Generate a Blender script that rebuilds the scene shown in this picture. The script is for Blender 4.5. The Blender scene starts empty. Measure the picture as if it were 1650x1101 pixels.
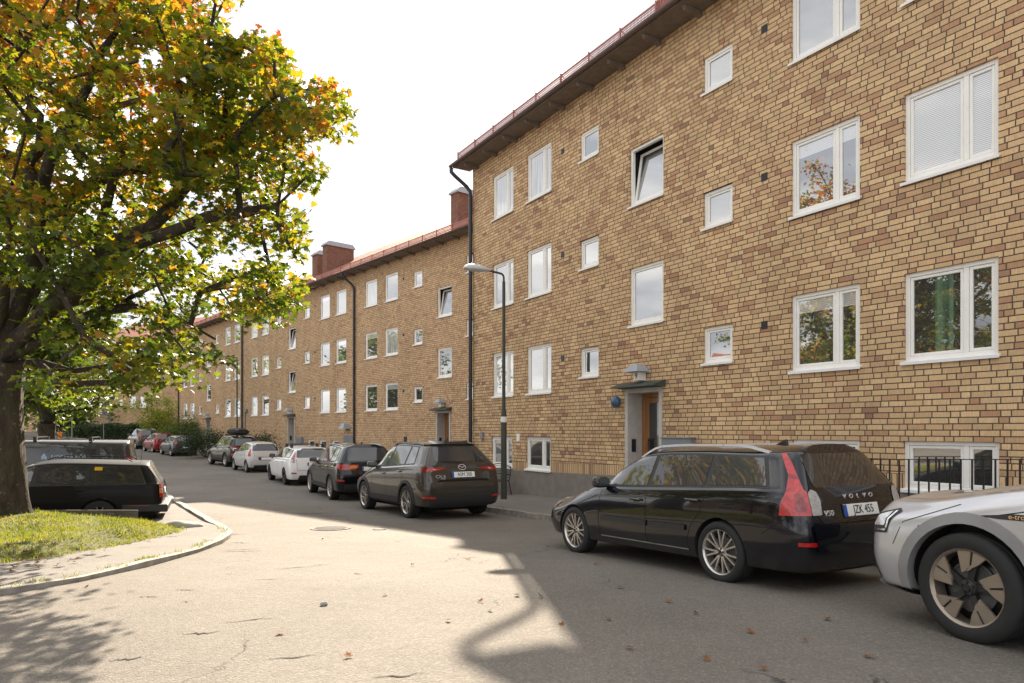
import bpy, bmesh, math, random
import numpy as np
from mathutils import Vector, Matrix, Quaternion
from mathutils.bvhtree import BVHTree
R = math.radians
PI = math.pi
random.seed(7); rng = np.random.default_rng(11)
sc = bpy.context.scene
COL = sc.collection
CAMZ = 1.65

# ------------------------------------------------------------------ mesh helpers
class MB:
    def __init__(s): s.v = []; s.f = []; s.m = []
    def add(s, vs, fs, m=0):
        o = len(s.v); s.v += [tuple(v) for v in vs]
        for f in fs: s.f.append(tuple(i+o for i in f)); s.m.append(m)
    def box(s, x0, x1, y0, y1, z0, z1, m=0, M=None):
        vs = [(x, y, z) for z in (z0, z1) for y in (y0, y1) for x in (x0, x1)]
        if M is not None: vs = [M @ Vector(v) for v in vs]
        s.add(vs, [(0,2,3,1),(4,5,7,6),(0,1,5,4),(2,6,7,3),(0,4,6,2),(1,3,7,5)], m)
    def prism(s, poly, a0, a1, axis='y', m=0, M=None):
        n = len(poly)
        def P(p, a):
            if axis == 'y': v = (p[0], a, p[1])
            elif axis == 'x': v = (a, p[0], p[1])
            else: v = (p[0], p[1], a)
            return (M @ Vector(v)) if M is not None else v
        vs = [P(p, a0) for p in poly] + [P(p, a1) for p in poly]
        fs = [tuple(range(n))[::-1], tuple(range(n, 2*n))] + [(i, (i+1) % n, (i+1) % n+n, i+n) for i in range(n)]
        s.add(vs, fs, m)
    def tube(s, pts, rad, n=8, m=0, caps=True):
        pts = [Vector(p) for p in pts]
        if not hasattr(rad, '__len__'): rad = [rad]*len(pts)
        vs = []; fs = []
        prev = None
        for i, p in enumerate(pts):
            d = (pts[min(i+1, len(pts)-1)]-pts[max(i-1, 0)])
            if d.length < 1e-9: d = Vector((0,0,1))
            d.normalize()
            if prev is None:
                up = Vector((0,0,1)) if abs(d.z) < .9 else Vector((1,0,0))
                a = d.cross(up).normalized()
            else:
                a = (prev-d*prev.dot(d))
                a = a.normalized() if a.length > 1e-6 else d.orthogonal().normalized()
            prev = a; b = d.cross(a)
            for k in range(n):
                t = 2*PI*k/n
                vs.append(p+(a*math.cos(t)+b*math.sin(t))*rad[i])
        for i in range(len(pts)-1):
            for k in range(n):
                k2 = (k+1) % n
                fs.append((i*n+k, i*n+k2, (i+1)*n+k2, (i+1)*n+k))
        if caps:
            fs.append(tuple(range(n))[::-1]); fs.append(tuple((len(pts)-1)*n+k for k in range(n)))
        s.add(vs, fs, m)
    def lathe(s, prof, n=32, axis='y', m=0, M=None):
        # prof list of (r, a): radius and position along the axis
        vs = []; fs = []
        for k in range(n):
            t = 2*PI*k/n
            for r, a in prof:
                if axis == 'y': v = (r*math.cos(t), a, r*math.sin(t))
                elif axis == 'z': v = (r*math.cos(t), r*math.sin(t), a)
                else: v = (a, r*math.cos(t), r*math.sin(t))
                vs.append((M @ Vector(v)) if M is not None else v)
        q = len(prof)
        for k in range(n):
            k2 = (k+1) % n
            for i in range(q-1): fs.append((k*q+i, k2*q+i, k2*q+i+1, k*q+i+1))
        s.add(vs, fs, m)
    def build(s, name, mats, parent=None, smooth=None, bevel=0, loc=None):
        me = bpy.data.meshes.new(name)
        me.from_pydata(s.v, [], s.f)
        if not isinstance(mats, (list, tuple)): mats = [mats]
        for m in mats: me.materials.append(m)
        me.polygons.foreach_set('material_index', s.m)
        if bevel: bev(me, bevel)
        fix(me, smooth)
        return mkobj(name, me, parent, loc)
def bev(me, w):
    bm = bmesh.new(); bm.from_mesh(me)
    es = [e for e in bm.edges if len(e.link_faces) == 2 and e.calc_face_angle(0) > .5]
    bmesh.ops.bevel(bm, geom=es, offset=w, segments=1, affect='EDGES', profile=.5, clamp_overlap=True)
    bm.to_mesh(me); bm.free()
def fix(me, smooth):
    bm = bmesh.new(); bm.from_mesh(me)
    bmesh.ops.recalc_face_normals(bm, faces=bm.faces); bm.to_mesh(me); bm.free()
    if smooth is not None:
        me.polygons.foreach_set('use_smooth', [True]*len(me.polygons))
        me.set_sharp_from_angle(angle=R(smooth))
    me.update()
def mkobj(name, me, parent=None, loc=None):
    o = bpy.data.objects.new(name, me); COL.objects.link(o)
    if parent: o.parent = parent
    if loc is not None: o.location = loc
    return o
def tag(o, label=None, cat=None, group=None, kind=None):
    if label: o['label'] = label
    if cat: o['category'] = cat
    if group: o['group'] = group
    if kind: o['kind'] = kind
    return o
def empty(name, label, cat, loc=(0,0,0), rz=0, group=None):
    o = bpy.data.objects.new(name, None); COL.objects.link(o)
    o.location = loc; o.rotation_euler = (0,0,rz); o.empty_display_size = .2
    return tag(o, label, cat, group)
def text_obj(name, s, size, mat, parent, loc, rot, extr=.002, sx=1, align='CENTER'):
    cu = bpy.data.curves.new('t', 'FONT'); cu.body = s; cu.size = size; cu.extrude = extr
    cu.align_x = align; cu.align_y = 'CENTER'; cu.resolution_u = 3
    t = bpy.data.objects.new('t', cu); COL.objects.link(t)
    dg = bpy.context.evaluated_depsgraph_get()
    me = bpy.data.meshes.new_from_object(t.evaluated_get(dg))
    bpy.data.objects.remove(t); bpy.data.curves.remove(cu)
    me.name = name
    me.materials.clear(); me.materials.append(mat)
    o = mkobj(name, me, parent, loc); o.rotation_euler = rot; o.scale = (sx, 1, 1)
    return o

# ------------------------------------------------------------------ material helpers
class NT:
    def __init__(s, name):
        s.mat = bpy.data.materials.new(name); s.mat.use_nodes = True
        s.t = s.mat.node_tree; s.t.nodes.clear()
        s.out = s.t.nodes.new('ShaderNodeOutputMaterial')
    def n(s, ty, **kw):
        nd = s.t.nodes.new(ty)
        for k, v in kw.items(): setattr(nd, k, v)
        return nd
    def link(s, a, b): s.t.links.new(a, b)
    def setv(s, sock, v):
        if hasattr(v, 'links') or isinstance(v, bpy.types.NodeSocket): s.link(v, sock)
        else: sock.default_value = v
    def math(s, op, a, b=None, c=None, clamp=False):
        nd = s.n('ShaderNodeMath', operation=op); nd.use_clamp = clamp
        s.setv(nd.inputs[0], a)
        if b is not None: s.setv(nd.inputs[1], b)
        if c is not None: s.setv(nd.inputs[2], c)
        return nd.outputs[0]
    def maprange(s, v, a, b, c, d):
        nd = s.n('ShaderNodeMapRange'); s.setv(nd.inputs[0], v)
        for i, x in enumerate((a, b, c, d)): s.setv(nd.inputs[i+1], x)
        return nd.outputs[0]
    def obj(s):
        return s.n('ShaderNodeTexCoord').outputs['Object']
    def noise(s, vec, scale, detail=3, rough=.5, dist=0):
        nd = s.n('ShaderNodeTexNoise'); s.link(vec, nd.inputs['Vector'])
        nd.inputs['Scale'].default_value = scale; nd.inputs['Detail'].default_value = detail
        nd.inputs['Roughness'].default_value = rough; nd.inputs['Distortion'].default_value = dist
        return nd.outputs['Fac']
    def vscale(s, vec, sc3):
        nd = s.n('ShaderNodeMapping'); s.link(vec, nd.inputs[0]); nd.inputs['Scale'].default_value = sc3
        return nd.outputs[0]
    def ramp(s, fac, stops, interp='LINEAR'):
        nd = s.n('ShaderNodeValToRGB'); s.link(fac, nd.inputs[0]); cr = nd.color_ramp; cr.interpolation = interp
        while len(cr.elements) < len(stops): cr.elements.new(.5)
        for e, (p, c) in zip(cr.elements, stops): e.position = p; e.color = tuple(c)+(1,) if len(c) == 3 else c
        return nd.outputs[0]
    def mix(s, f, a, b, mode='MIX'):
        nd = s.n('ShaderNodeMix', data_type='RGBA', blend_type=mode)
        s.setv(nd.inputs[0], f)
        for sock, v in ((nd.inputs[6], a), (nd.inputs[7], b)):
            if isinstance(v, bpy.types.NodeSocket): s.link(v, sock)
            else: sock.default_value = tuple(v)+(1,) if len(v) == 3 else v
        return nd.outputs[2]
    def bump(s, h, strength=.5, dist=.01):
        nd = s.n('ShaderNodeBump'); s.link(h, nd.inputs['Height'])
        nd.inputs['Strength'].default_value = strength; nd.inputs['Distance'].default_value = dist
        return nd.outputs[0]
    def bsdf(s, color=None, rough=.8, normal=None, **kw):
        b = s.n('ShaderNodeBsdfPrincipled')
        if color is not None:
            if isinstance(color, bpy.types.NodeSocket): s.link(color, b.inputs['Base Color'])
            else: b.inputs['Base Color'].default_value = tuple(color)+(1,)
        s.setv(b.inputs['Roughness'], rough)
        if normal is not None: s.link(normal, b.inputs['Normal'])
        for k, v in kw.items(): s.setv(b.inputs[k.replace('_', ' ')], v)
        s.link(b.outputs[0], s.out.inputs[0])
        return b
def simple(name, color, rough=.6, var=.12, scale=8, metal=0, bump=0, coat=0, spec=.5):
    t = NT(name); co = t.obj()
    nz = t.noise(co, scale, 4)
    f = t.maprange(nz, .3, .7, 1-var, 1+var)
    c = t.n('ShaderNodeVectorMath', operation='SCALE'); c.inputs[0].default_value = color; t.link(f, c.inputs['Scale'])
    r = t.maprange(nz, .3, .7, max(.02, rough-.06), min(1, rough+.06))
    nm = t.bump(t.noise(co, scale*6, 3), bump, .004) if bump else None
    t.bsdf(c.outputs[0], r, nm, Metallic=metal, Coat_Weight=coat, Specular_IOR_Level=spec)
    return t.mat
def paint(name, color, metal=.0, flake=.1, rough=.28, coat=.9):
    t = NT(name); co = t.obj()
    fl = t.maprange(t.noise(co, 1500, 1), .3, .7, 1-flake, 1+flake)
    c = t.n('ShaderNodeVectorMath', operation='SCALE'); c.inputs[0].default_value = color; t.link(fl, c.inputs['Scale'])
    # road dust that thickens low on the body and in patches (a film of dirt, with its own shape)
    sep = t.n('ShaderNodeSeparateXYZ'); t.link(co, sep.inputs[0])
    dz = t.maprange(sep.outputs[2], .15, .5, .12, .0)
    dn = t.maprange(t.noise(co, 5, 5, .6), .35, .7, .2, 1)
    dust = t.math('MULTIPLY', dz, dn)
    col = t.mix(dust, c.outputs[0], (.22, .19, .16))
    rr = t.maprange(dust, 0, .4, rough, .6)
    cr = t.maprange(dust, 0, .4, .03, .25)
    nm = t.bump(t.noise(co, 3, 2), .03, .02)
    t.bsdf(col, rr, nm, Metallic=metal, Specular_IOR_Level=.15, Coat_Weight=coat, Coat_Roughness=cr)
    return t.mat
def brick_mat(name, plinth=None, tint=(1,1,1), red=False, ph=.092, calm=0):
    t = NT(name); co = t.obj()
    sep = t.n('ShaderNodeSeparateXYZ'); t.link(co, sep.inputs[0])
    X, Y, Z = sep.outputs
    u = t.math('ADD', X, Y)
    # slightly wavy courses
    u = t.math('ADD', u, t.math('MULTIPLY', t.math('SUBTRACT', t.noise(co, 3, 2), .5), .008))
    wz = t.math('ADD', Z, t.math('MULTIPLY', t.math('SUBTRACT', t.noise(co, 5, 2), .5), .006))
    vr = t.math('DIVIDE', wz, ph); row = t.math('FLOOR', vr); fv = t.math('FRACT', vr)
    wn = t.n('ShaderNodeTexWhiteNoise', noise_dimensions='1D'); t.link(row, wn.inputs['W'])
    ux = t.math('ADD', t.math('DIVIDE', u, .65), t.math('MULTIPLY', wn.outputs['Value'], 7.3))
    cell = t.math('FLOOR', ux); f = t.math('FRACT', ux)
    k = t.math('ADD', t.math('GREATER_THAN', f, .4), t.math('GREATER_THAN', f, .8))
    d = t.math('MINIMUM', t.math('MINIMUM', f, t.math('SUBTRACT', 1, f)),
               t.math('MINIMUM', t.math('ABSOLUTE', t.math('SUBTRACT', f, .4)), t.math('ABSOLUTE', t.math('SUBTRACT', f, .8))))
    d = t.math('MULTIPLY', d, .65)
    dv = t.math('MULTIPLY', t.math('MINIMUM', fv, t.math('SUBTRACT', 1, fv)), ph)
    dist = t.math('MINIMUM', d, dv)
    idn = t.math('ADD', t.math('MULTIPLY', cell, 3), k)
    if plinth is not None:   # one course of upright bricks on the plinth
        a, b = plinth
        lim = t.math('ADD', t.math('MULTIPLY', X, b), a+.262)
        sol = t.math('LESS_THAN', Z, lim)
        us = t.math('DIVIDE', u, .083); fs = t.math('FRACT', us)
        ds = t.math('MULTIPLY', t.math('MINIMUM', fs, t.math('SUBTRACT', 1, fs)), .083)
        ds = t.math('MINIMUM', ds, t.math('ABSOLUTE', t.math('SUBTRACT', Z, lim)))
        dist = t.math('ADD', t.math('MULTIPLY', sol, ds), t.math('MULTIPLY', t.math('SUBTRACT', 1, sol), dist))
        idn = t.math('ADD', t.math('MULTIPLY', sol, t.math('ADD', t.math('FLOOR', us), 500)), t.math('MULTIPLY', t.math('SUBTRACT', 1, sol), idn))
        row = t.math('MULTIPLY', row, t.math('SUBTRACT', 1, sol))
    cv = t.n('ShaderNodeCombineXYZ'); t.link(idn, cv.inputs[0]); t.link(row, cv.inputs[1])
    w3 = t.n('ShaderNodeTexWhiteNoise', noise_dimensions='3D'); t.link(cv.outputs[0], w3.inputs['Vector'])
    rv = w3.outputs['Value']
    # reddish bricks come in loose clumps
    cl = t.noise(co, .9, 2)
    rv2 = t.math('ADD', rv, t.math('MULTIPLY', t.math('SUBTRACT', cl, .5), .10), clamp=True)
    if red:
        stops = [(0, (.23,.10,.07)), (.5, (.28,.125,.085)), (1, (.19,.09,.07))]
    else:
        stops = [(0, (.74,.505,.27)), (.35, (.80,.56,.31)), (.62, (.70,.47,.255)), (.80, (.64,.405,.23)),
                 (.91, (.56,.32,.175)), (.97, (.47,.24,.15)), (1, (.30,.17,.12))]
    stops = [(p, tuple(c[i]*tint[i] for i in range(3))) for p, c in stops]
    bc = t.ramp(rv2, stops)
    if calm: bc = t.mix(calm, bc, tuple(stops[2][1]))
    st = t.noise(t.vscale(co, (55, 55, 7)), 1, 4, .65)      # combed face of the bricks
    bc = t.mix(t.maprange(st, .35, .7, 0, .38), bc, (.17,.11,.07))
    sp = t.noise(co, 45, 3)
    bc = t.mix(t.maprange(sp, .62, .75, 0, .4), bc, (.66,.54,.36))
    w4 = t.n('ShaderNodeTexWhiteNoise', noise_dimensions='3D'); cv2 = t.n('ShaderNodeVectorMath', operation='ADD'); t.link(cv.outputs[0], cv2.inputs[0]); cv2.inputs[1].default_value = (31.7, 12.3, 5); t.link(cv2.outputs[0], w4.inputs['Vector'])
    big = t.math('MULTIPLY', t.maprange(t.noise(t.vscale(co, (1, 1, .35)), .8, 5, .6), .3, .7, .86, 1.08), t.maprange(w4.outputs['Value'], 0, 1, .89, 1.09))
    vm = t.n('ShaderNodeVectorMath', operation='SCALE'); t.link(bc, vm.inputs[0]); t.link(big, vm.inputs['Scale'])
    wob = t.math('MULTIPLY', t.math('SUBTRACT', t.noise(co, 60, 2), .5), .006)
    mk = t.maprange(t.math('ADD', dist, wob), .0060, .0100, 1, 0)
    mcol = t.mix(t.noise(co, 20, 3), (.062,.046,.036), (.125,.098,.076))
    col = t.mix(mk, vm.outputs[0], mcol)
    hgt = t.math('ADD', t.math('MULTIPLY', mk, -1), t.math('MULTIPLY', st, .45))
    t.bsdf(col, .88, t.bump(hgt, .75, .006), Specular_IOR_Level=.25)
    return t.mat

M = {}
M['brick'] = brick_mat('yellow_brick', plinth=(.505-.0227*4.5, .0227), calm=.15)
M['brick_far'] = brick_mat('yellow_brick_far', plinth=(-.12, 0), tint=(.98,.98,1.02), calm=.45)
M['brick_red'] = brick_mat('red_brick', red=True, ph=.08)
M['plinth'] = simple('plinth_render', (.23,.205,.175), .9, .14, 4, bump=.5)
M['white'] = simple('white_paint', (.87,.85,.80), .45, .035, 5)
M['whitemetal'] = simple('white_sheet_metal', (.82,.81,.79), .4, .03, 5)
M['render'] = simple('door_stone', (.50,.47,.43), .8, .1, 6, bump=.2)
M['blackmetal'] = simple('black_metal', (.018,.019,.022), .4, .15, 10)
M['pipe'] = simple('downpipe_black', (.02,.022,.028), .35, .2, 6)
M['lampgrey'] = simple('lamp_housing', (.55,.56,.56), .45, .06, 6)
M['polegreen'] = simple('pole_paint', (.05,.052,.04), .5, .2, 7)
M['zinc'] = simple('zinc_sheet', (.33,.36,.40), .45, .1, 6)
M['greybox'] = simple('grey_cabinet', (.20,.215,.235), .5, .08, 5)
M['blueglobe'] = simple('blue_enamel', (.06,.12,.20), .3, .1, 5)
M['copper'] = simple('green_copper', (.05,.07,.062), .5, .2, 9)
M['oak'] = None
M['darkin'] = simple('dark_interior', (.012,.012,.013), .9, .1, 4)
M['soffit'] = simple('dark_timber', (.19,.15,.125), .8, .2, 6)
M['plastic'] = simple('black_plastic', (.022,.022,.023), .55, .1, 12)
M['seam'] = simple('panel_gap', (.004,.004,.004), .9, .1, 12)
M['rubber'] = simple('tyre_rubber', (.018,.018,.018), .8, .25, 14, bump=.2)
M['alloy'] = simple('alloy_rim', (.62,.59,.55), .3, .06, 12, metal=.85)
M['alloydark'] = simple('dark_alloy_rim', (.05,.05,.052), .35, .1, 12, metal=.6)
M['steelrim'] = simple('old_steel_rim', (.35,.34,.32), .4, .1, 12, metal=.6)
M['chrome'] = simple('chrome', (.75,.75,.75), .12, .03, 10, metal=1)
M['railalu'] = simple('roof_rail_aluminium', (.62,.62,.64), .3, .03, 10, metal=.35)
M['plate'] = simple('plate_white', (.78,.78,.74), .35, .03, 8)
M['plateblue'] = simple('plate_blue', (.01,.08,.42), .35, .03, 8)
M['ink'] = simple('plate_ink', (.012,.012,.012), .5, .03, 8)
M['red'] = simple('red_lens', (.42,.010,.010), .15, .35, 25, coat=1, bump=.4)
M['reddark'] = simple('dark_red_lens', (.22,.008,.01), .12, .15, 40, coat=1)
M['clear'] = simple('clear_lens', (.45,.46,.47), .12, .2, 40, coat=1, metal=.3)
M['orange'] = simple('orange_lens', (.75,.25,.02), .15, .1, 30, coat=1)
M['hedge'] = None
def glass_mat(name, base, gl=.5, tint=(1,1,1), fm=1.5):
    t = NT(name)
    co = t.obj()
    b = t.n('ShaderNodeBsdfPrincipled'); b.inputs['Roughness'].default_value = .5
    if isinstance(base, str):
        sep = t.n('ShaderNodeSeparateXYZ'); t.link(co, sep.inputs[0])
        if base == 'blind':
            f = t.math('FRACT', t.math('DIVIDE', sep.outputs[2], .028))
            c = t.ramp(f, [(0, (.16,.16,.16)), (.18, (.22,.22,.22)), (.3, (.66,.66,.65)), (.9, (.74,.74,.73)), (1, (.3,.3,.3))])
        elif base == 'blind_up':
            f = t.math('FRACT', t.math('DIVIDE', sep.outputs[2], .03))
            c1 = t.ramp(f, [(0, (.16,.16,.16)), (.3, (.66,.66,.65)), (1, (.5,.5,.5))])
            c = t.mix(t.math('GREATER_THAN', sep.outputs[2], 1.05), (.03,.03,.03), c1)
        elif base == 'curtain':
            w = t.noise(t.vscale(co, (9, 1, .6)), 2, 2)
            c = t.ramp(w, [(.3, (.30,.30,.29)), (.7, (.62,.61,.58))])
        elif base == 'green':
            w = t.noise(t.vscale(co, (12, 1, .3)), 1.5, 2)
            c1 = t.ramp(w, [(.3, (.02,.05,.03)), (.7, (.10,.19,.11))])
            msk = t.math('MULTIPLY', t.math('GREATER_THAN', sep.outputs[0], .42), t.math('LESS_THAN', sep.outputs[0], .68))
            c = t.mix(msk, (.012,.014,.012), c1)
        t.link(c, b.inputs['Base Color'])
    else: b.inputs['Base Color'].default_value = tuple(base)+(1,)
    g = t.n('ShaderNodeBsdfGlossy'); g.inputs['Roughness'].default_value = .012; g.inputs['Color'].default_value = tuple(tint)+(1,)
    nm = t.bump(t.noise(co, 1.3, 1), .05, .03)
    t.link(nm, g.inputs['Normal'])
    fr = t.n('ShaderNodeFresnel'); fr.inputs['IOR'].default_value = 1.6
    f = t.math('ADD', t.math('MULTIPLY', fr.outputs[0], fm), gl, clamp=True)
    mx = t.n('ShaderNodeMixShader'); t.link(f, mx.inputs[0]); t.link(b.outputs[0], mx.inputs[1]); t.link(g.outputs[0], mx.inputs[2])
    t.link(mx.outputs[0], t.out.inputs[0])
    return t.mat
M['pane'] = glass_mat('window_pane_dark', (.02,.022,.022), .28)
M['pane_curtain'] = glass_mat('window_pane_curtain', 'curtain', .2)
M['pane_blind'] = glass_mat('window_pane_blind', 'blind', .12)
M['pane_blind_up'] = glass_mat('window_pane_blind_raised', 'blind_up', .28)
M['pane_green'] = glass_mat('window_pane_green_curtain', 'green', .14)
M['carglass'] = glass_mat('car_glass', (.012,.014,.014), .03, fm=1.3)
M['carglass_rear'] = glass_mat('car_glass_tinted', (.006,.006,.007), .01, fm=1.05)
def wood(name, c0, c1):
    t = NT(name); co = t.obj()
    w = t.noise(t.vscale(co, (30, 30, 1.5)), 1, 4, .6)
    t.bsdf(t.ramp(w, [(.3, c0), (.7, c1)]), .45, t.bump(w, .2, .002), Coat_Weight=.3)
    return t.mat
M['oak'] = wood('door_oak', (.25,.10,.03), (.42,.20,.07))
def plank(name):
    t = NT(name); co = t.obj()
    w = t.noise(t.vscale(co, (1.5, 30, 30)), 1, 5, .6)
    t.bsdf(t.ramp(w, [(.3, (.05,.045,.035)), (.7, (.16,.145,.11))]), .85, t.bump(w, .5, .004))
    return t.mat
M['plank'] = plank('grey_plank')
def tiles(name):
    t = NT(name); co = t.obj()
    sep = t.n('ShaderNodeSeparateXYZ'); t.link(co, sep.inputs[0])
    a = t.math('FRACT', t.math('DIVIDE', sep.outputs[0], .22)); b = t.math('FRACT', t.math('DIVIDE', sep.outputs[1], .3))
    cv = t.n('ShaderNodeCombineXYZ'); t.link(t.math('FLOOR', t.math('DIVIDE', sep.outputs[0], .22)), cv.inputs[0]); t.link(t.math('FLOOR', t.math('DIVIDE', sep.outputs[1], .3)), cv.inputs[1])
    wn = t.n('ShaderNodeTexWhiteNoise'); t.link(cv.outputs[0], wn.inputs['Vector'])
    c = t.ramp(wn.outputs['Value'], [(0, (.30,.085,.05)), (.6, (.40,.13,.075)), (1, (.24,.08,.055))])
    h = t.math('ADD', t.math('ABSOLUTE', t.math('SUBTRACT', a, .5)), t.math('MULTIPLY', b, .5))
    t.bsdf(c, .8, t.bump(h, .9, .04))
    return t.mat
M['tiles'] = tiles('red_roof_tiles')
M['redmetal'] = simple('red_painted_metal', (.36,.15,.12), .5, .12, 7)
def asphalt(name, base, cracks=True, speck=.35, patch=None):
    t = NT(name); co = t.obj()
    fine = t.noise(co, 130, 3, .7)
    v = t.n('ShaderNodeTexVoronoi', feature='F1'); t.link(co, v.inputs['Vector']); v.inputs['Scale'].default_value = 70
    big = t.noise(co, .35, 5, .6); mid = t.noise(co, 2.2, 5, .65)
    c = t.ramp(big, [(.3, tuple(x*.74 for x in base)), (.7, tuple(x*1.16 for x in base))])
    c = t.mix(t.maprange(mid, .35, .7, 0, .45), c, tuple(x*.72 for x in base))
    wn = t.n('ShaderNodeSeparateColor'); t.link(v.outputs['Color'], wn.inputs[0])
    c = t.mix(t.maprange(wn.outputs[0], .55, 1, 0, speck), c, tuple(min(1, x*2.0) for x in base))
    c = t.mix(t.maprange(wn.outputs[1], .7, 1, 0, speck), c, tuple(x*.4 for x in base))
    # darker tar stains
    stn = t.maprange(t.noise(co, .9, 3, .5, .8), .62, .74, 0, .3)
    c = t.mix(stn, c, tuple(x*.45 for x in base))
    h = t.math('ADD', t.math('MULTIPLY', fine, .5), t.math('MULTIPLY', v.outputs['Distance'], -1.0))
    h = t.math('ADD', h, t.math('MULTIPLY', mid, 4.0))
    if cracks:
        ds = t.n('ShaderNodeVectorMath', operation='ADD'); t.link(co, ds.inputs[0])
        nz = t.n('ShaderNodeTexNoise'); t.link(co, nz.inputs['Vector']); nz.inputs['Scale'].default_value = 2.2; nz.inputs['Detail'].default_value = 6
        sc_ = t.n('ShaderNodeVectorMath', operation='SCALE'); t.link(nz.outputs['Color'], sc_.inputs[0]); sc_.inputs['Scale'].default_value = .9
        t.link(sc_.outputs[0], ds.inputs[1])
        sv = t.vscale(ds.outputs[0], (1, .6, 1))
        vc = t.n('ShaderNodeTexVoronoi', feature='DISTANCE_TO_EDGE'); t.link(sv, vc.inputs['Vector']); vc.inputs['Scale'].default_value = .55
        msk = t.maprange(t.noise(co, .8, 3), .56, .66, 0, 1)
        ck = t.math('MULTIPLY', t.maprange(vc.outputs['Distance'], .002, .007, 1, 0), msk)
        c = t.mix(t.math('MULTIPLY', ck, .75), c, (.02,.018,.015))
        h = t.math('ADD', h, t.math('MULTIPLY', ck, -3))
    t.bsdf(c, .88, t.bump(h, .55, .010), Specular_IOR_Level=.35)
    return t.mat
M['letter'] = simple('raised_lettering', (.62,.62,.60), .3, .03, 10, metal=.2)
M['road'] = asphalt('road_asphalt', (.175,.156,.133))
M['walk'] = asphalt('pavement_asphalt', (.20,.185,.168), True, .25)
M['ground'] = asphalt('yard_asphalt', (.17,.155,.135), False, .25)
M['kerb'] = simple('granite_kerb', (.27,.25,.22), .85, .35, 7, bump=.9)
M['soil'] = simple('soil_and_moss', (.10,.10,.035), .95, .4, 5, bump=.8)
M['stone'] = simple('field_stone', (.30,.29,.27), .85, .25, 5, bump=.6)
M['iron'] = simple('cast_iron', (.12,.115,.11), .85, .2, 14, bump=.7, metal=.2)

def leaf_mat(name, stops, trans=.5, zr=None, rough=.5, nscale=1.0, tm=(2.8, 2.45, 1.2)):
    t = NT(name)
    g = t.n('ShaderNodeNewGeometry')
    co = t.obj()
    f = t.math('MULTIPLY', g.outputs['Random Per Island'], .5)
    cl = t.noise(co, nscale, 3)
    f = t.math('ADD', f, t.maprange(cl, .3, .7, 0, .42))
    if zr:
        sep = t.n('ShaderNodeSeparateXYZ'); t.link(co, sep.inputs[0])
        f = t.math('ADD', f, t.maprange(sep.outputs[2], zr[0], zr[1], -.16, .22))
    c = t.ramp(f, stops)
    d = t.n('ShaderNodeBsdfPrincipled'); t.link(c, d.inputs['Base Color']); d.inputs['Roughness'].default_value = rough
    tr = t.n('ShaderNodeBsdfTranslucent')
    vm = t.n('ShaderNodeVectorMath', operation='MULTIPLY'); t.link(c, vm.inputs[0]); vm.inputs[1].default_value = tm
    t.link(vm.outputs[0], tr.inputs[0])
    mx = t.n('ShaderNodeMixShader'); mx.inputs[0].default_value = trans
    t.link(d.outputs[0], mx.inputs[1]); t.link(tr.outputs[0], mx.inputs[2]); t.link(mx.outputs[0], t.out.inputs[0])
    return t.mat
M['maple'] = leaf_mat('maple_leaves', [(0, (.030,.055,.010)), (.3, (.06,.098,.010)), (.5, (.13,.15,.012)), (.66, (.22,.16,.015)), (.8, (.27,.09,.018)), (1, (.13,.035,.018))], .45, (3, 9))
M['leafgreen'] = leaf_mat('green_leaves', [(0, (.035,.06,.012)), (.5, (.06,.10,.018)), (1, (.13,.15,.02))], .4)
M['leafdark'] = leaf_mat('dark_hedge_leaves', [(0, (.018,.034,.012)), (.5, (.03,.055,.018)), (1, (.05,.075,.02))], .25)
M['leafyellow'] = leaf_mat('yellow_green_leaves', [(0, (.08,.11,.02)), (.5, (.16,.20,.03)), (1, (.26,.26,.05))], .5)
M['grass'] = leaf_mat('grass_blades', [(0, (.07,.09,.018)), (.4, (.13,.155,.025)), (.7, (.20,.195,.04)), (1, (.27,.20,.08))], .35, nscale=2.6, tm=(2.7, 2.6, 1.3))
M['fallen'] = leaf_mat('fallen_leaf_brown', [(0, (.14,.045,.02)), (.5, (.20,.085,.03)), (1, (.24,.12,.04))], .05, rough=.95)
def bark(name, c0, c1):
    t = NT(name); co = t.obj()
    w = t.noise(t.vscale(co, (9, 9, 2.2)), 1, 6, .7, .6)
    sp = t.noise(co, 14, 3)
    c = t.ramp(w, [(.3, c0), (.7, c1)])
    c = t.mix(t.maprange(sp, .62, .72, 0, .55), c, (.26,.25,.21))
    c = t.mix(t.maprange(t.noise(co, 3, 4), .5, .7, 0, .5), c, (.06,.07,.02))
    t.bsdf(c, .95, t.bump(w, 1, .05))
    return t.mat
M['bark'] = bark('maple_bark', (.022,.017,.013), (.095,.072,.052))

# ------------------------------------------------------------------ terrain
HK = [(-30,1.15),(0,1.33),(4.7,1.475),(6.8,1.53),(9.1,1.65),(14.5,1.855),(16.8,1.93),(20,2.03),(25.8,2.05),(32.5,2.0),(37,1.97),(48,1.81),(52,1.68),(58,1.58),(65,1.25),(75,.8),(90,.2),(110,-.5),(140,-1.6),(400,-3.5)]
def zroad(y):
    def L(y):
        if y <= HK[0][0]: return HK[0][1]
        for (a, p), (b, q) in zip(HK, HK[1:]):
            if y <= b: return p+(q-p)*(y-a)/(b-a)
        return HK[-1][1]
    return CAMZ-(L(y-.8)+2*L(y)+L(y+.8))/4
def sm(t): t = max(0, min(1, t)); return t*t*(3-2*t)
def gz(x, y):
    z = zroad(y)
    z -= .20*sm((1.3-(.853*x+.522*y))/1.1)*sm((y-12.2)/1.2)*sm((30-y)/10)
    return z
NV = Vector((.853, .522, 0)); NM = Vector((.752, .66, 0))
KR = [(11.9,-4.5),(-16.65,42.1),(-35.0,63.0),(-60,84.0),(-90,108)]
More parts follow.
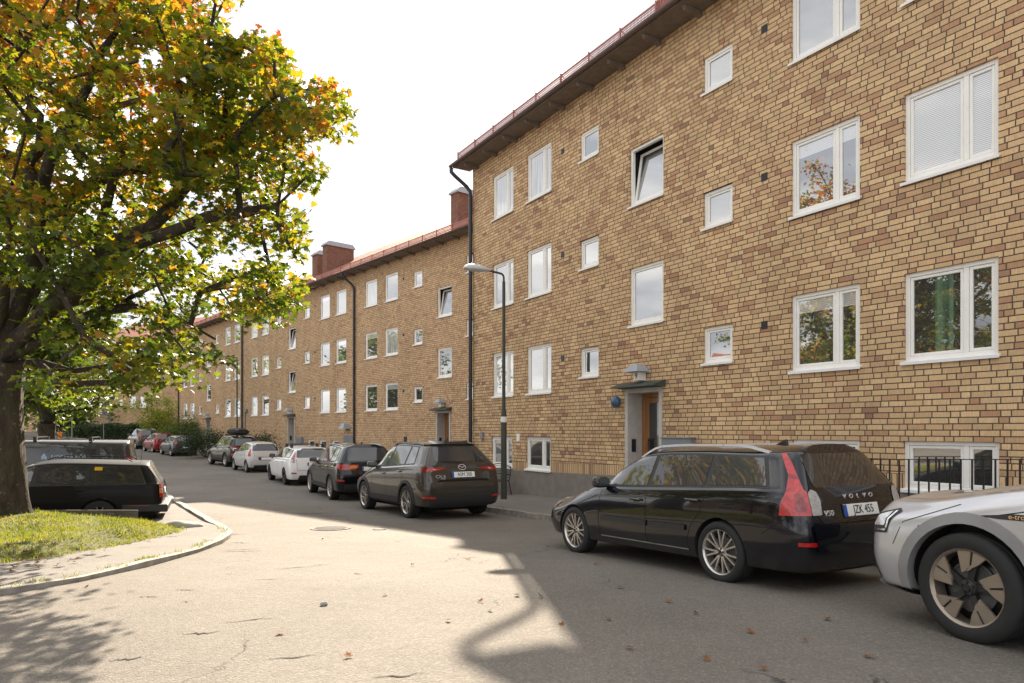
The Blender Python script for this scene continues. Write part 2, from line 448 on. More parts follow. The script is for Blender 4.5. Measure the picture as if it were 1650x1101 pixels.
# ------------------------------------------------------------------ ground, road, pavements
def line_x(path, y):
    for (x0, y0), (x1, y1) in zip(path, path[1:]):
        if (y0-y)*(y1-y) <= 0 and y1 != y0: return x0+(x1-x0)*(y-y0)/(y1-y0)
    return path[0][0] if y < path[0][1] else path[-1][0]
LK = [(-16,-6),(-8.6,0),(-6.6,2.6),(-5.35,5.2),(-4.75,6.2),(-4.4,7.0),(-4.25,8.0),(-4.25,9.3),(-4.33,10.2),(-4.5,10.9),(-4.7,11.5),(-5.15,12.3),(-14.8,28),(-21,38.5),(-41,61),(-66,82),(-96,106)]
RK = [(18.0,-14.8),(11.9,-4.5),(-16.65,42.1),(-35.0,63.0),(-60,84.0),(-90,106)]
def grid_sheet(name, ys, xl, xr, nx, zf, mat, label=None):
    vs = []; fs = []
    for y in ys:
        a, b = xl(y), xr(y)
        for i in range(nx+1):
            x = a+(b-a)*i/nx; vs.append((x, y, zf(x, y)))
    for j in range(len(ys)-1):
        for i in range(nx):
            p = j*(nx+1)+i; fs.append((p, p+1, p+nx+2, p+nx+1))
    mb = MB(); mb.add(vs, fs); o = mb.build(name, mat, smooth=40); tag(o, kind='structure'); return o
ys = [-30+i for i in range(0, 95)]+[65+5*i for i in range(0, 20)]+[170, 200, 260, 350]
grid_sheet('ground', ys, lambda y: -170, lambda y: 130, 90, lambda x, y: gz(x, y)-.05 if x > -150 else gz(x, y), M['ground'])
ysr = [-6+.25*i for i in range(0, 280)]+[64+2*i for i in range(0, 21)]
grid_sheet('road', ysr, lambda y: line_x(LK, y), lambda y: line_x(RK, y), 24, lambda x, y: gz(x, y), M['road'])
def offs(path, d):
    out = []
    for i, p in enumerate(path):
        a = Vector(path[max(i-1, 0)]); b = Vector(path[min(i+1, len(path)-1)])
        t = (b-a).normalized(); n = Vector((t.y, -t.x))
        out.append(Vector(p)+n*d)
    return out
def resample(path, st):
    out = []
    for a, b in zip(path, path[1:]):
        a = Vector(a); b = Vector(b); n = max(1, int((b-a).length/st))
        for i in range(n): out.append(tuple(a.lerp(b, i/n)))
    out.append(tuple(path[-1])); return out
def strip(name, path, d0, d1, zo, mat, thick=.0, wob=0):
    P = resample(path, .5)
    A = offs(P, d0); B = offs(P, d1)
    vs = []; fs = []
    for i, (a, b) in enumerate(zip(A, B)):
        w = wob*math.sin(i*1.7)*.5+wob*(random.random()-.5)
        z = gz(P[i][0], P[i][1])
        vs += [(a.x, a.y, z-.15), (a.x, a.y, z+zo+w), (b.x, b.y, z+zo+w), (b.x, b.y, z-.15)]
    for i in range(len(P)-1):
        for k in range(3):
            fs.append((i*4+k, i*4+k+1, i*4+k+5, i*4+k+4))
    mb = MB(); mb.add(vs, fs); o = mb.build(name, mat, smooth=30); tag(o, kind='structure'); return o
RKp = [(11.9,-4.5),(-16.65,42.1),(-35.0,63.0),(-60,84.0)]
strip('kerb', RKp, 0, .13, .12, M['kerb'], wob=.012)
strip('pavement', RKp, .13, 9.5, .115, M['walk'])
LKp = [(-8.6,0),(-6.6,2.6),(-5.35,5.2),(-4.75,6.2),(-4.4,7.0),(-4.25,8.0),(-4.25,9.3),(-4.33,10.2),(-4.5,10.9),(-4.7,11.5),(-5.15,12.3),(-14.8,28),(-21,38.5)]
strip('kerb', LKp, 0, -.13, .055, M['kerb'], wob=.02)
# pavement between the left kerb, the grass and the parking bays
grid_sheet('pavement', [i*.25 for i in range(0, 112)], lambda y: -17, lambda y: line_x(LKp, y)-.10, 50, lambda x, y: gz(x, y)+.045*sm((13.6-y)/1.2)+.004, M['walk'])

# grass bank
GP = [(-14,5.0),(-9.0,6.2),(-6.9,6.9),(-6.0,7.5),(-5.65,8.5),(-5.5,9.7),(-5.4,10.8),(-5.6,11.8),(-6.3,12.45),(-8.5,12.55),(-14,12.6)]
def inpoly(x, y, P):
    c = False; j = len(P)-1
    for i in range(len(P)):
        xi, yi = P[i]; xj, yj = P[j]
        if (yi > y) != (yj > y) and x < (xj-xi)*(y-yi)/(yj-yi)+xi: c = not c
        j = i
    return c
def edged(x, y, P):
    best = 9
    for i in range(len(P)):
        a = Vector(P[i]); b = Vector(P[(i+1) % len(P)]); ab = b-a
        t = max(0, min(1, (Vector((x, y))-a).dot(ab)/ab.length_squared))
        best = min(best, ((a+ab*t)-Vector((x, y))).length)
    return best
def bank(x, y):
    e = edged(x, y, GP)
    tr = math.hypot(x+8.45, y-11.3)
    return gz(x, min(y, 12.0))+.04+.16*sm(e/.7)+.16*sm(1-tr/2.2)+.02*math.sin(x*5)*math.sin(y*4.3)
mb = MB(); N1 = 110; N2 = 60; idx = {}
vs = []; fs = []
for j in range(N2+1):
    for i in range(N1+1):
        x = -14+8.6*i/N1; y = 4.9+7.9*j/N2
        ins = inpoly(x, y, GP)
        idx[i, j] = (len(vs), ins); vs.append((x, y, bank(x, y) if ins else gz(x, y)-.05))
for j in range(N2):
    for i in range(N1):
        q = [idx[i, j], idx[i+1, j], idx[i+1, j+1], idx[i, j+1]]
        if any(k[1] for k in q): fs.append(tuple(k[0] for k in q))
mb.add(vs, fs); o = mb.build('grass_bank', M['soil'], smooth=60); tag(o, kind='structure')
# blades
V = []; F = []
cnt = 0
while cnt < 42000:
    x = -14+8.5*random.random(); y = 5.0+7.6*random.random()
    if not inpoly(x, y, GP): continue
    if x < -11.5 and random.random() < .6: continue
    e = edged(x, y, GP)
    dens = .35+.65*abs(math.sin(x*2.1+y*1.3)*math.cos(y*2.9-x*.7))
    if random.random() > dens: continue
    if math.hypot(x+8.45, y-11.3) < .55: continue
    z = bank(x, y)-.01
    h = (.03+.045*random.random())*(1.5 if random.random() < .05 else 1)
    a = random.random()*2*PI; w = .004+.004*random.random()
    dx, dy = math.cos(a)*w, math.sin(a)*w
    lx, ly = (random.random()-.5)*h*1.2, (random.random()-.5)*h*1.2
    o = len(V)
    V += [(x-dx, y-dy, z), (x+dx, y+dy, z), (x+lx*.4+dx*.7, y+ly*.4+dy*.7, z+h*.6), (x+lx*.4-dx*.7, y+ly*.4-dy*.7, z+h*.6), (x+lx, y+ly, z+h)]
    F += [(o, o+1, o+2, o+3), (o+3, o+2, o+4)]
    cnt += 1
mb = MB(); mb.add(V, F)
me = bpy.data.meshes.new('grass'); me.from_pydata(V, [], F); me.materials.append(M['grass'])
tag(mkobj('grass', me), 'short sunlit yellow green grass on the bank under the big maple', 'grass', kind='stuff')
# weeds along the kerbs
def tuft(mbx, x, y, z, n=14, h=.07, sp=.08):
    for k in range(n):
        a = random.random()*2*PI; r = sp*random.random()**.5
        px, py = x+math.cos(a)*r, y+math.sin(a)*r
        hh = h*(.5+random.random()); w = .006
        b = random.random()*PI
        dx, dy = math.cos(b)*w, math.sin(b)*w
        mbx.add([(px-dx, py-dy, z), (px+dx, py+dy, z), (px+math.cos(a)*hh*.5, py+math.sin(a)*hh*.5, z+hh)], [(0, 1, 2)])
mb = MB()
for P, dd, zz, nn in ((RKp[:2], .06, .115, 260), (LKp[:11], -.12, .05, 70)):
    Q = resample(P, .12); Q = offs(Q, dd)
    for _ in range(nn):
        p = random.choice(Q)
        if p.y < 3 or p.y > 26: continue
        if nn == 70 and 12 < p.y < 13 and random.random() < .5: continue
        tuft(mb, p.x+random.uniform(-.04, .04), p.y+random.uniform(-.04, .04), gz(p.x, p.y)+zz, 9, .035)
for _ in range(22): tuft(mb, -4.42+random.uniform(-.06, .05), 8.0+random.uniform(-.35, .35), gz(-4.9, 8)+.04, 10, .028, .05)
for _ in range(60):
    s = random.uniform(-.2, .6); tuft(mb, 4.05+random.uniform(-.3, .3)+s*.5, 8.3+random.uniform(-.3, .3)-s*.85, gz(4, 8.3)+.1, 16, .09)
o = mb.build('weeds', M['grass']); tag(o, 'small weeds and moss growing in the kerb joints', 'weeds', kind='stuff')
# boulder
def blob(name, loc, r, mat, label, cat, seed=0, parent=None):
    bm = bmesh.new(); bmesh.ops.create_icosphere(bm, subdivisions=4, radius=1)
    random.seed(seed); ph = [random.random()*6 for _ in range(6)]
    for v in bm.verts:
        c = v.co; k = 1+.12*math.sin(c.x*3+ph[0])*math.sin(c.y*3+ph[1])+.07*math.sin(c.z*6+ph[2]+c.x*4)+.03*math.sin(c.x*11+ph[3])*math.cos(c.y*9)
        v.co = Vector((c.x*r[0], c.y*r[1], c.z*r[2]))*k
    me = bpy.data.meshes.new(name); bm.to_mesh(me); bm.free(); me.materials.append(mat)
    me.polygons.foreach_set('use_smooth', [True]*len(me.polygons))
    o = mkobj(name, me, parent, loc)
    if label: tag(o, label, cat)
    return o
blob('boulder', (-5.95,12.2, gz(-5.9, 12)+.02), (.38,.24,.13), M['stone'], 'low rounded grey boulder at the tip of the grass bank', 'boulder', 3)
blob('pebble', (-1.62,5.88, gz(-1.6, 5.9)+.015), (.035,.025,.02), M['stone'], 'small pale loose stone lying on the sunny road', 'stone', 5)
random.seed(21)
# manhole and patches
def disc(name, x, y, r, mat, label, cat, seg=40, ribs=True):
    mb = MB()
    z = gz(x, y)
    sl = (gz(x, y+.5)-gz(x, y-.5))
    Mx = Matrix.Translation((x, y, z+.006)) @ Matrix.Rotation(math.atan(sl), 4, 'X')
    mb.lathe([(0, .004), (r*.8, .004), (r*.82, 0), (r*.86, 0), (r*.88, .005), (r, .005), (r*1.01, -.02)], seg, 'z', M=Mx)
    if ribs:
        for i in range(-4, 5):
            for j in range(-4, 5):
                if math.hypot(i, j) < 4.6: mb.box(i*r*.17-.02, i*r*.17+.02, j*r*.17-.012, j*r*.17+.012, 0, .008, M=Mx)
    return tag(mb.build(name, mat, smooth=30), label, cat)
disc('manhole_cover', -3.28, 12.35, .36, M['iron'], 'round iron manhole cover in the sunlit road', 'manhole cover')
disc('valve_cover', -2.37, 12.2, .12, M['iron'], 'small round iron valve cover to the right of the manhole', 'valve cover', 24, False)
# potholes / thin asphalt cracks as slim dark sheets
def crack(x, y, l, ang, w=.03, seed=0):
    random.seed(seed); n = 9; P = []
    for i in range(n):
        t = i/(n-1)-.5; P.append((x+math.cos(ang)*l*t-math.sin(ang)*random.uniform(-.03, .03), y+math.sin(ang)*l*t+math.cos(ang)*random.uniform(-.03, .03)))
    vs = []; fs = []
    for i, (px, py) in enumerate(P):
        ww = w*math.sin(PI*(i+.3)/(n-.4))*random.uniform(.5, 1.2)
        vs += [(px+math.sin(ang)*ww, py-math.cos(ang)*ww, gz(px, py)+.004), (px-math.sin(ang)*ww, py+math.cos(ang)*ww, gz(px, py)+.004)]
    for i in range(n-1): fs.append((2*i, 2*i+2, 2*i+3, 2*i+1))
    return vs, fs
M['tar'] = simple('crack_dark_tar', (.016,.014,.012), .95, .3, 20)  # near-black colour of the crack sheets
mb = MB()
k = 0
def at(px, py):      # ground point under a photo pixel
    Y = 8
    for _ in range(60): Y = .5*Y+.5*(CAMZ-gz((px-825)/1100*Y, Y))*1100/(py-694)
    return (px-825)/1100*Y, Y
for px, py, l, a, w in [(322,1021,.26,.25,.016),(202,1063,.20,.3,.016),(240,962,.2,0,.01),(300,970,.08,0,.01),(390,889,.55,.3,.012),(480,915,.5,.5,.010),(435,934,.35,.2,.008),(400,1000,.4,.5,.008),(372,862,.5,.3,.018),(385,875,.25,-.2,.015),(390,886,.5,.4,.012),(516,911,.2,0,.01),(577,925,.14,-.6,.01),(500,828,1.2,.05,.035),(540,832,.7,0,.03),(640,1090,.3,.2,.012),(300,951,.2,0,.01),(470,1060,.35,.2,.008)]:
    x, y = at(px, py); k += 1; v, f = crack(x, y, l, a, w, k); mb.add(v, f)
tag(mb.build('road_cracks', M['tar']), 'dark cracks and chipped edges in the old asphalt', 'cracks', kind='structure')
random.seed(33)
# leaf shape (maple)
LOBE = [(0,-.5),(.10,-.18),(.46,-.30),(.34,-.02),(.52,.16),(.24,.18),(.20,.30),(0,.56),(-.20,.30),(-.24,.18),(-.52,.16),(-.34,-.02),(-.46,-.30),(-.10,-.18)]
def leaf_mesh(name, curl):
    vs = [(0,0,0)]+[(x, y, curl*(x*x+y*y)*(1 if i % 2 else .6)) for i, (x, y) in enumerate(LOBE)]
    n = len(LOBE); fs = [(0, i+1, (i+1) % n+1) for i in range(n)]
    me = bpy.data.meshes.new(name); me.from_pydata(vs, [], fs); me.materials.append(M['fallen']); return me
lms = [leaf_mesh('fallen_leaf', c) for c in (.5, .9, .2)]
spots = [(833,961),(871,963),(755,902),(774,971),(1016,1047),(1077,971),(1000,949),(1298,1035),(1210,1020),(883,882),(665,912),(722,1002),(140,948),(95,918),(30,917),(60,916),(120,915),(125,908),(18,930),(260,905),(452,1022),(980,1000),(1120,990),(620,960),(560,1060),(960,910),(40,905),(75,912),(1230,1080),(330,880),(520,870),(50,905),(66,909),(82,902),(100,905),(112,911),(20,922),(36,912),(150,897),(170,893),(210,884),(240,878),(90,921),(62,925),(46,920),(790,985),(905,1010),(1140,1065),(1400,1060),(1335,1000)]
for i, (px, py) in enumerate(spots):
    x, y = at(px, py)
    zz = gz(x, y)+.015
    if x < -4.5 and y < 11.9: zz += .05
    if inpoly(x, y, GP): zz = bank(x, y)+.04
    o = mkobj('fallen_leaf', lms[i % 3], None, (x, y, zz)); s = random.uniform(.05, .085)
    o.scale = (s, s, s); o.rotation_euler = (random.uniform(-.5, .5), random.uniform(-.5, .5), random.random()*6)
    side = 'on the asphalt' if x > -4.5 else 'near the grass edge'
    tag(o, 'dry brown maple leaf fallen '+side, 'leaf', 'dry leaves scattered '+side)

# ------------------------------------------------------------------ windows
WC = {}
def win_meshes(kind, w, h):
    key = (kind, round(w, 2), round(h, 2))
    if key in WC: return WC[key]
    c = .065; fr = MB(); fy0, fy1 = .045, .13
    fr.box(0, c, fy0, fy1, 0, h); fr.box(w-c, w, fy0, fy1, 0, h); fr.box(c, w-c, fy0, fy1, h-c, h); fr.box(c, w-c, fy0, fy1, 0, c+.03)
    panes = []; rot = None
    def sash(x0, x1, z0, z1, Mx=None, y0=.06, t=.045, th=.05):
        fr.box(x0, x0+t, y0, y0+th, z0, z1, M=Mx); fr.box(x1-t, x1, y0, y0+th, z0, z1, M=Mx)
        fr.box(x0+t, x1-t, y0, y0+th, z1-t, z1, M=Mx); fr.box(x0+t, x1-t, y0, y0+th, z0, z0+t, M=Mx)
        panes.append((x0+t, x1-t, y0+.025, z0+t, z1-t, Mx))
    z0, z1 = c+.03, h-c
    if kind == 'two':
        mx = w*.665; fr.box(mx-.035, mx+.035, fy0+.004, fy1, z0, z1)
        sash(c+.003, mx-.038, z0+.003, z1-.003); sash(mx+.038, w-c-.003, z0+.003, z1-.003)
    elif kind == 'tilt':
        Mx = Matrix.Translation((0, .09, z0)) @ Matrix.Rotation(R(-9), 4, 'X') @ Matrix.Translation((0, -.06, -z0))
        sash(c+.006, w-c-.006, z0+.003, z1-.003, Mx, t=.055)
    else: sash(c+.003, w-c-.003, z0+.003, z1-.003)
    def mk(mb, name, mats, b=0):
        me = bpy.data.meshes.new(name); me.from_pydata(mb.v, [], mb.f)
        for m in mats: me.materials.append(m)
        if b: bev(me, b)
        fix(me, None); return me
    f = mk(fr, 'window', [M['white']], .006)
    pm = MB()
    for x0, x1, y, a, b, Mx in panes: pm.box(x0-.005, x1+.005, y, y+.012, a-.005, b+.005, M=Mx)
    ps = {}
    for nm in ('pane', 'pane_curtain', 'pane_blind', 'pane_blind_up', 'pane_green'): ps[nm] = mk(pm, 'pane', [M[nm]])
    sl = MB(); sl.prism([(-.045,-.012),(-.045,.012),(.05,.045),(.05,.005)], -.035, w+.03, 'x')
    sl.box(-.035, w+.03, -.048, -.042, -.03, .014)
    s = mk(sl, 'sill', [M['whitemetal']])
    bk = MB(); bk.box(.01, w-.01, .42, .43, .01, h-.01); bk.box(.0, .01, .131, .43, 0, h); bk.box(w-.01, w, .131, .43, 0, h); bk.box(.01, w-.01, .131, .43, h-.01, h); bk.box(.01, w-.01, .131, .43, 0, .01)
    b = mk(bk, 'room', [M['darkin']])
    WC[key] = (f, ps, s, b); return WC[key]
def put_window(bld, kind, x, z, w, h, pane='pane', label=None):
    f, ps, s, b = win_meshes(kind, w, h)
    o = mkobj('window', f, bld, (x, 0, z))
    if label: o['label'] = label
    mkobj('pane', ps[pane], o); mkobj('sill', s, o)
    if kind == 'tilt': mkobj('room', b, o)
    return o
def facade(bld, L, z0, z1, holes, mat, depth=11, rev=.06, left=True):
    xs = sorted({0, L} | {h[0] for h in holes} | {h[1] for h in holes})
    zs = sorted({z0, z1} | {h[2] for h in holes} | {h[3] for h in holes})
    mb = MB(); vid = {}
    def vtx(x, z):
        if (x, z) not in vid: vid[x, z] = len(mb.v); mb.v.append((x, 0, z))
        return vid[x, z]
    for a, b in zip(xs, xs[1:]):
        for c, d in zip(zs, zs[1:]):
            cx, cz = (a+b)/2, (c+d)/2
            if any(h[0] < cx < h[1] and h[2] < cz < h[3] for h in holes): continue
            mb.f.append((vtx(a, c), vtx(b, c), vtx(b, d), vtx(a, d))); mb.m.append(0)
    for h in holes:
        r = h[4] if len(h) > 4 else .14
        x0, x1, c, d = h[:4]
        mb.add([(x0,0,c),(x0,r,c),(x0,r,d),(x0,0,d)], [(0,1,2,3)]); mb.add([(x1,0,c),(x1,r,c),(x1,r,d),(x1,0,d)], [(3,2,1,0)])
        mb.add([(x0,0,d),(x0,r,d),(x1,r,d),(x1,0,d)], [(0,1,2,3)]); mb.add([(x0,0,c),(x0,r,c),(x1,r,c),(x1,0,c)], [(3,2,1,0)])
    # ends, back, gables
    rz = z1+math.tan(R(27))*(depth/2)
    for x in (0, L):
        mb.add([(x,0,z0),(x,depth,z0),(x,depth,z1),(x,depth/2,rz),(x,0,z1)], [(0,1,2,3,4)])
    mb.add([(0,depth,z0),(L,depth,z0),(L,depth,z1),(0,depth,z1)], [(0,1,2,3)])
    me = bpy.data.meshes.new('wall'); me.from_pydata(mb.v, [], mb.f); me.materials.append(mat)
    return mkobj('wall', me, bld)
def roof(bld, L, z1, depth=11, x0=-.22, x1=None, pitch=27, oh=.62):
    x1 = L+.22 if x1 is None else x1
    t = math.tan(R(pitch)); ze = z1-oh*t+.10
    rz = ze+t*(depth/2+oh)
    mb = MB()
    mb.prism([(-oh, ze), (depth/2, rz), (depth+oh, ze), (depth+oh, ze+.09), (depth/2, rz+.10), (-oh, ze+.09)], x0, x1, 'x')
    rf = mb.build('roof', M['tiles'], bld)
    mb = MB(); mb.box(x0+.02, x1-.02, -oh+.02, -.003, ze-.035, ze-.004+0*t); 
    mb.box(x0+.02, x1-.02, -oh-.012, -oh+.018, ze-.05, ze+.03)
    mb.build('eaves', M['soffit'], bld)
    # gutter
    mb = MB(); n = 9; prof = [(-oh-.075+.065*math.cos(PI+PI*i/(n-1)), ze+.03+.065*math.sin(PI+PI*i/(n-1))) for i in range(n)]
    inner = [(-oh-.075+.055*math.cos(PI+PI*i/(n-1)), ze+.033+.055*math.sin(PI+PI*i/(n-1))) for i in range(n)][::-1]
    mb.prism(prof+inner, x0-.05, x1+.05, 'x'); mb.build('gutter', M['gutter'], bld, smooth=35)
    # snow guard
    mb = MB(); yb = -oh+.03; zb = ze+.10
    for dz in (.06, .13, .20, .27): mb.tube([(x0+.3, yb+dz*.15, zb+dz), (x1-.3, yb+dz*.15, zb+dz)], .022 if dz in (.06, .27) else .008, 6)
    x = x0+.3
    while x < x1-.3:
        mb.box(x-.012, x+.012, yb-.02, yb+.02, zb-.03, zb+.29); mb.tube([(x, yb, zb+.25), (x, yb+.28, zb+.14)], .008, 5); x += 1.15
    x = x0+.3
    while x < min(x1-.3, x0+48):
        mb.box(x-.008, x+.008, yb+.02, yb+.026, zb+.06, zb+.27); x += .045
    mb.build('snow_guard', M['redmetal'], bld)
    x = x0+.6
    bm_ = MB(); bm_.prism([(-oh+.16, ze-.12), (-.0, ze-.14), (-.0, ze-.036), (-oh+.10, ze-.036)], -.045, .045, 'x')
    me = None
    while x < x1:
        if me is None: o = bm_.build('rafter_tail', M['soffit'], bld, loc=(x, 0, 0)); me = o.data
        else: mkobj('rafter_tail', me, bld, (x, 0, 0))
        x += 1.2
    return ze, rf
def chimney(rf, x0, x1, y0, y1, z0, z1):
    mb = MB(); mb.box(x0, x1, y0, y1, z0, z1)
    ch = mb.build('chimney', M['brick_red'], rf)
    mb = MB(); mb.prism([(y0-.08, z1), (y1+.08, z1), (y1+.1, z1+.06), (y1-.12, z1+.28), (y0+.12, z1+.28), (y0-.1, z1+.06)], x0-.08, x1+.08, 'x')
    mb.build('chimney_cap', M['zinc'], ch)
def downpipe(bld, x, ze, zg, oh=.62):
    mb = MB()
    mb.tube([(x-.25, -oh-.05, ze-.03), (x-.25, -oh-.05, ze-.16), (x-.2, -oh+.05, ze-.28), (x-.05, -.2, ze-.62), (x, -.10, ze-.78), (x, -.09, ze-1.0), (x, -.09, zg)], .062, 10)
    for z in np.arange(zg+1, ze-1.2, 2.2): mb.box(x-.06, x+.06, -.15, 0.0, z, z+.03)
    mb.build('downpipe', M['pipe'], bld, smooth=40)
def vent(bld, x, z, grey=False):
    mb = MB(); mb.box(x, x+.14, -.006, .03, z, z+.15)
    for i in range(4): mb.box(x+.01, x+.13, -.012, -.006, z+.02+.032*i, z+.032*i+.036)
    mb.build('vent', M['blackmetal'], bld)
def entrance(bld, x0, x1, zt, zg, number=None, steps=True):
    w = x1-x0
    # stone surround and deep reveal
    mb = MB(); t = .1
    mb.box(x0, x0+t, -.02, .55, zg, zt); mb.box(x1-t, x1, -.02, .55, zg, zt); mb.box(x0+t, x1-t, -.02, .55, zt-t, zt)
    mb.build('door_surround', M['render'], bld)
    mb = MB(); d = .42; a, b = x0+t+.003, x1-t-.003; zt2 = zt-t-.003
    mb.box(a, a+.09, d, d+.08, zg+.05, zt2); mb.box(b-.09, b, d, d+.08, zg+.05, zt2); mb.box(a+.09, b-.09, d, d+.08, zt2-.09, zt2)
    dl = a+.095; dr = b-.095
    mb.box(dl, dl+.14, d+.01, d+.06, zg+.06, zt2-.095); mb.box(dr-.12, dr, d+.01, d+.06, zg+.06, zt2-.095)
    mb.box(dl+.14, dr-.12, d+.01, d+.06, zt2-.22, zt2-.095); mb.box(dl+.14, dr-.12, d+.01, d+.06, zg+.06, zg+.5)
    dd = mb.build('door', M['oak'], bld, bevel=.004)
    mb = MB(); mb.box(dl+.14, dr-.12, d+.025, d+.035, zg+.5, zt2-.22); mb.build('door_pane', M['carglass'], dd)
    mb = MB(); mb.tube([(dl+.19, d-.06, zg+.95), (dl+.19, d-.06, zg+1.45)], .012, 8); mb.box(dl+.18, dl+.2, d-.06, d+.01, zg+1.0, zg+1.02); mb.box(dl+.18, dl+.2, d-.06, d+.01, zg+1.38, zg+1.4)
    mb.build('handle', M['blackmetal'], dd)
    mb = MB(); mb.box(x0+t, x0+t+.02, .1, .22, zg+1.12, zg+1.42); mb.build('entry_phone', M['blackmetal'], bld)
    # canopy
    mb = MB(); mb.prism([(-.34, zt+.02), (-.34, zt+.05), (0, zt+.16), (0, zt+.005)], x0-.12, x1+.1, 'x'); mb.build('door_canopy', M['copper'], bld)
    # lamp with number box
    cx = (x0+x1)/2-.02
    mb = MB(); mb.box(cx-.09, cx+.10, -.20, -.0, zt+.17, zt+.37); nb = mb.build('number_lamp', M['white'], bld)
    mb = MB(); z = zt+.36
    mb.add([(cx-.24,-.40,z),(cx+.24,-.40,z),(cx+.24,0,z),(cx-.24,0,z),(cx-.1,-.26,z+.17),(cx+.1,-.26,z+.17),(cx+.1,-.04,z+.17),(cx-.1,-.04,z+.17)],
           [(0,1,2,3),(4,5,6,7),(0,1,5,4),(1,2,6,5),(2,3,7,6),(3,0,4,7)])
    mb.build('lamp_shade', M['zinc'], nb)
    if number: text_obj('house_number', number, .19, M['ink'], nb, (cx, -.203, zt+.265), (R(90), 0, 0))
    if steps:
        mb = MB(); mb.box(x0-.1, x1+.1, -.45, .0, zg-.4, zg+.04); mb.box(x0, x1, 0.0, .5, zg-.4, zg+.05); mb.build('doorstep', M['kerb'], bld)
FL = [2.69, 5.465, 8.24]
def module(bld, base, ws, stair=True, seed=0, wide='two', ground=None):
    """one stairwell's worth of openings; returns the wall holes"""
    random.seed(seed); H = []
    a, b, c, s, d, e, f = ws      # window, window, small, stair, small, window, window (left edges)
    opts = ['pane', 'pane', 'pane', 'pane_curtain', 'pane_blind_up']
    for fi, z in enumerate(FL):
        for x in (a, b, e, f):
            if x is None: continue
            H.append((base+x, base+x+1.25, z, z+1.385))
            put_window(bld, wide, base+x, z, 1.25, 1.385, random.choice(opts))
        for x in (c, d):
            if x is None: continue
            H.append((base+x, base+x+.75, z+.315, z+1.07))
            put_window(bld, 'one', base+x, z+.315, .75, .755, random.choice(['pane', 'pane_curtain']))
    if s is not None:
        for z in (4.07, 6.86): H.append((base+s, base+s+1.12, z, z+1.37)); put_window(bld, 'tilt' if (z > 6 or seed == 2) else 'one', base+s, z, 1.12, 1.37, 'pane')
    for z in FL:
        if b is not None: vent(bld, base+b+1.7, z+.85)
        if e is not None: vent(bld, base+e-.75, z+.85)
    return H

M['gutter'] = simple('gutter_sheet_metal', (.13,.085,.08), .5, .15, 6)
# near block -----------------------------------------------------------------
PN = (-1.30, 22.64, 0); AN = math.atan2(-.853, .522)
nb_ = empty('apartment_block', 'nearest yellow brick apartment block on the right, with door number 9', 'apartment building', PN, AN)
H = []; LN = 27
H += [(x, x+1.25, z, z+1.385) for x in (1.32, 3.31, 12.12, 14.13) for z in FL]
pn = {(1.32,0):'pane_curtain',(1.32,1):'pane',(1.32,2):'pane_curtain',(3.31,0):'pane',(3.31,1):'pane',(3.31,2):'pane_curtain',(12.12,0):'pane_blind_up',(12.12,1):'pane_blind_up',(12.12,2):'pane',(14.13,0):'pane_green',(14.13,1):'pane_blind',(14.13,2):'pane'}
for x in (1.32, 3.31, 12.12, 14.13):
    for i, z in enumerate(FL):
        put_window(nb_, 'two', x, z, 1.25 if x < 12 else 1.3, 1.385, pn[x, i])
H = [(h[0], h[0]+(1.25 if h[0] < 12 else 1.3), h[2], h[3]) for h in H]
for x in (5.86, 10.04):
    for i, z in enumerate(FL):
        H.append((x, x+.76, z+.315, z+1.07)); put_window(nb_, 'one', x, z+.315, .76, .755, 'pane')
for i, z in enumerate((4.07, 6.86)):
    H.append((7.77, 8.89, z, z+1.37)); put_window(nb_, 'tilt' if i else 'one', 7.77, z, 1.12, 1.37, 'pane')
for x, w in ((1.25, 1.25), (3.27, 1.25)):
    H.append((x, x+w, .52, 1.47)); put_window(nb_, 'two', x, .52, w, .95, 'pane')
for x, w in ((12.14, 1.27), (14.12, 1.32)):
    H.append((x, x+w, .725, 1.49)); put_window(nb_, 'two', x, .725, w, .765, 'pane')
for x in (18.3, 20.4):
    for z in FL: H.append((x, x+1.25, z, z+1.385)); put_window(nb_, 'two', x, z, 1.25, 1.385, 'pane')
for z in FL: vent(nb_, 5.03, z+.82); vent(nb_, 11.48, z+.86)
zg9 = .03
H.append((7.63, 8.86, zg9-.3, 2.62, .6))
facade(nb_, LN, -1.2, 10.55, H, M['brick'])
entrance(nb_, 7.63, 8.86, 2.62, zg9, '9')
ze, rf = roof(nb_, LN, 10.55)
chimney(rf, 7.0, 8.6, 1.6, 3.4, 11.2, 13.6)
chimney(rf, 20.0, 21.2, 1.6, 3.4, 11.2, 13.6)
downpipe(nb_, .0, ze, -.1)
# plinth with stepped openings for the basement lights
mb = MB()
pl = lambda s: .505+.0227*(s-4.5)
mb.prism([(0, -1.2), (7.6, -1.2), (7.6, pl(7.6)), (0, pl(0))], -.012, .05, 'y')
mb.prism([(8.89, -1.2), (LN, -1.2), (LN, pl(LN)), (8.89, pl(8.89))], -.012, .05, 'y')
mb.build('plinth', M['plinth'], nb_)
mb = MB(); mb.box(8.97, 9.83, -.14, 0, .55, 1.48); mb.box(8.95, 9.85, -.16, 0, 1.48, 1.51); mb.build('meter_cabinet', M['greybox'], nb_, bevel=.006)
mb = MB(); Mx = Matrix.Translation((7.37, -.11, 2.34)); mb.lathe([(0,-.07),(.07,-.06),(.13,-.02),(.14,.03),(.12,.08),(.02,.1)], 20, 'y', M=Mx); mb.build('wall_lamp', M['blueglobe'], nb_, smooth=50)
mb = MB(); mb.box(.62, .74, -.05, 0, 1.35, 1.6); mb.build('wall_socket_box', M['greybox'], nb_, bevel=.006)
mb = MB(); mb.box(2.76, 2.93, -.012, 0, 1.33, 1.56); wp = mb.build('wall_plate', M['white'], nb_)

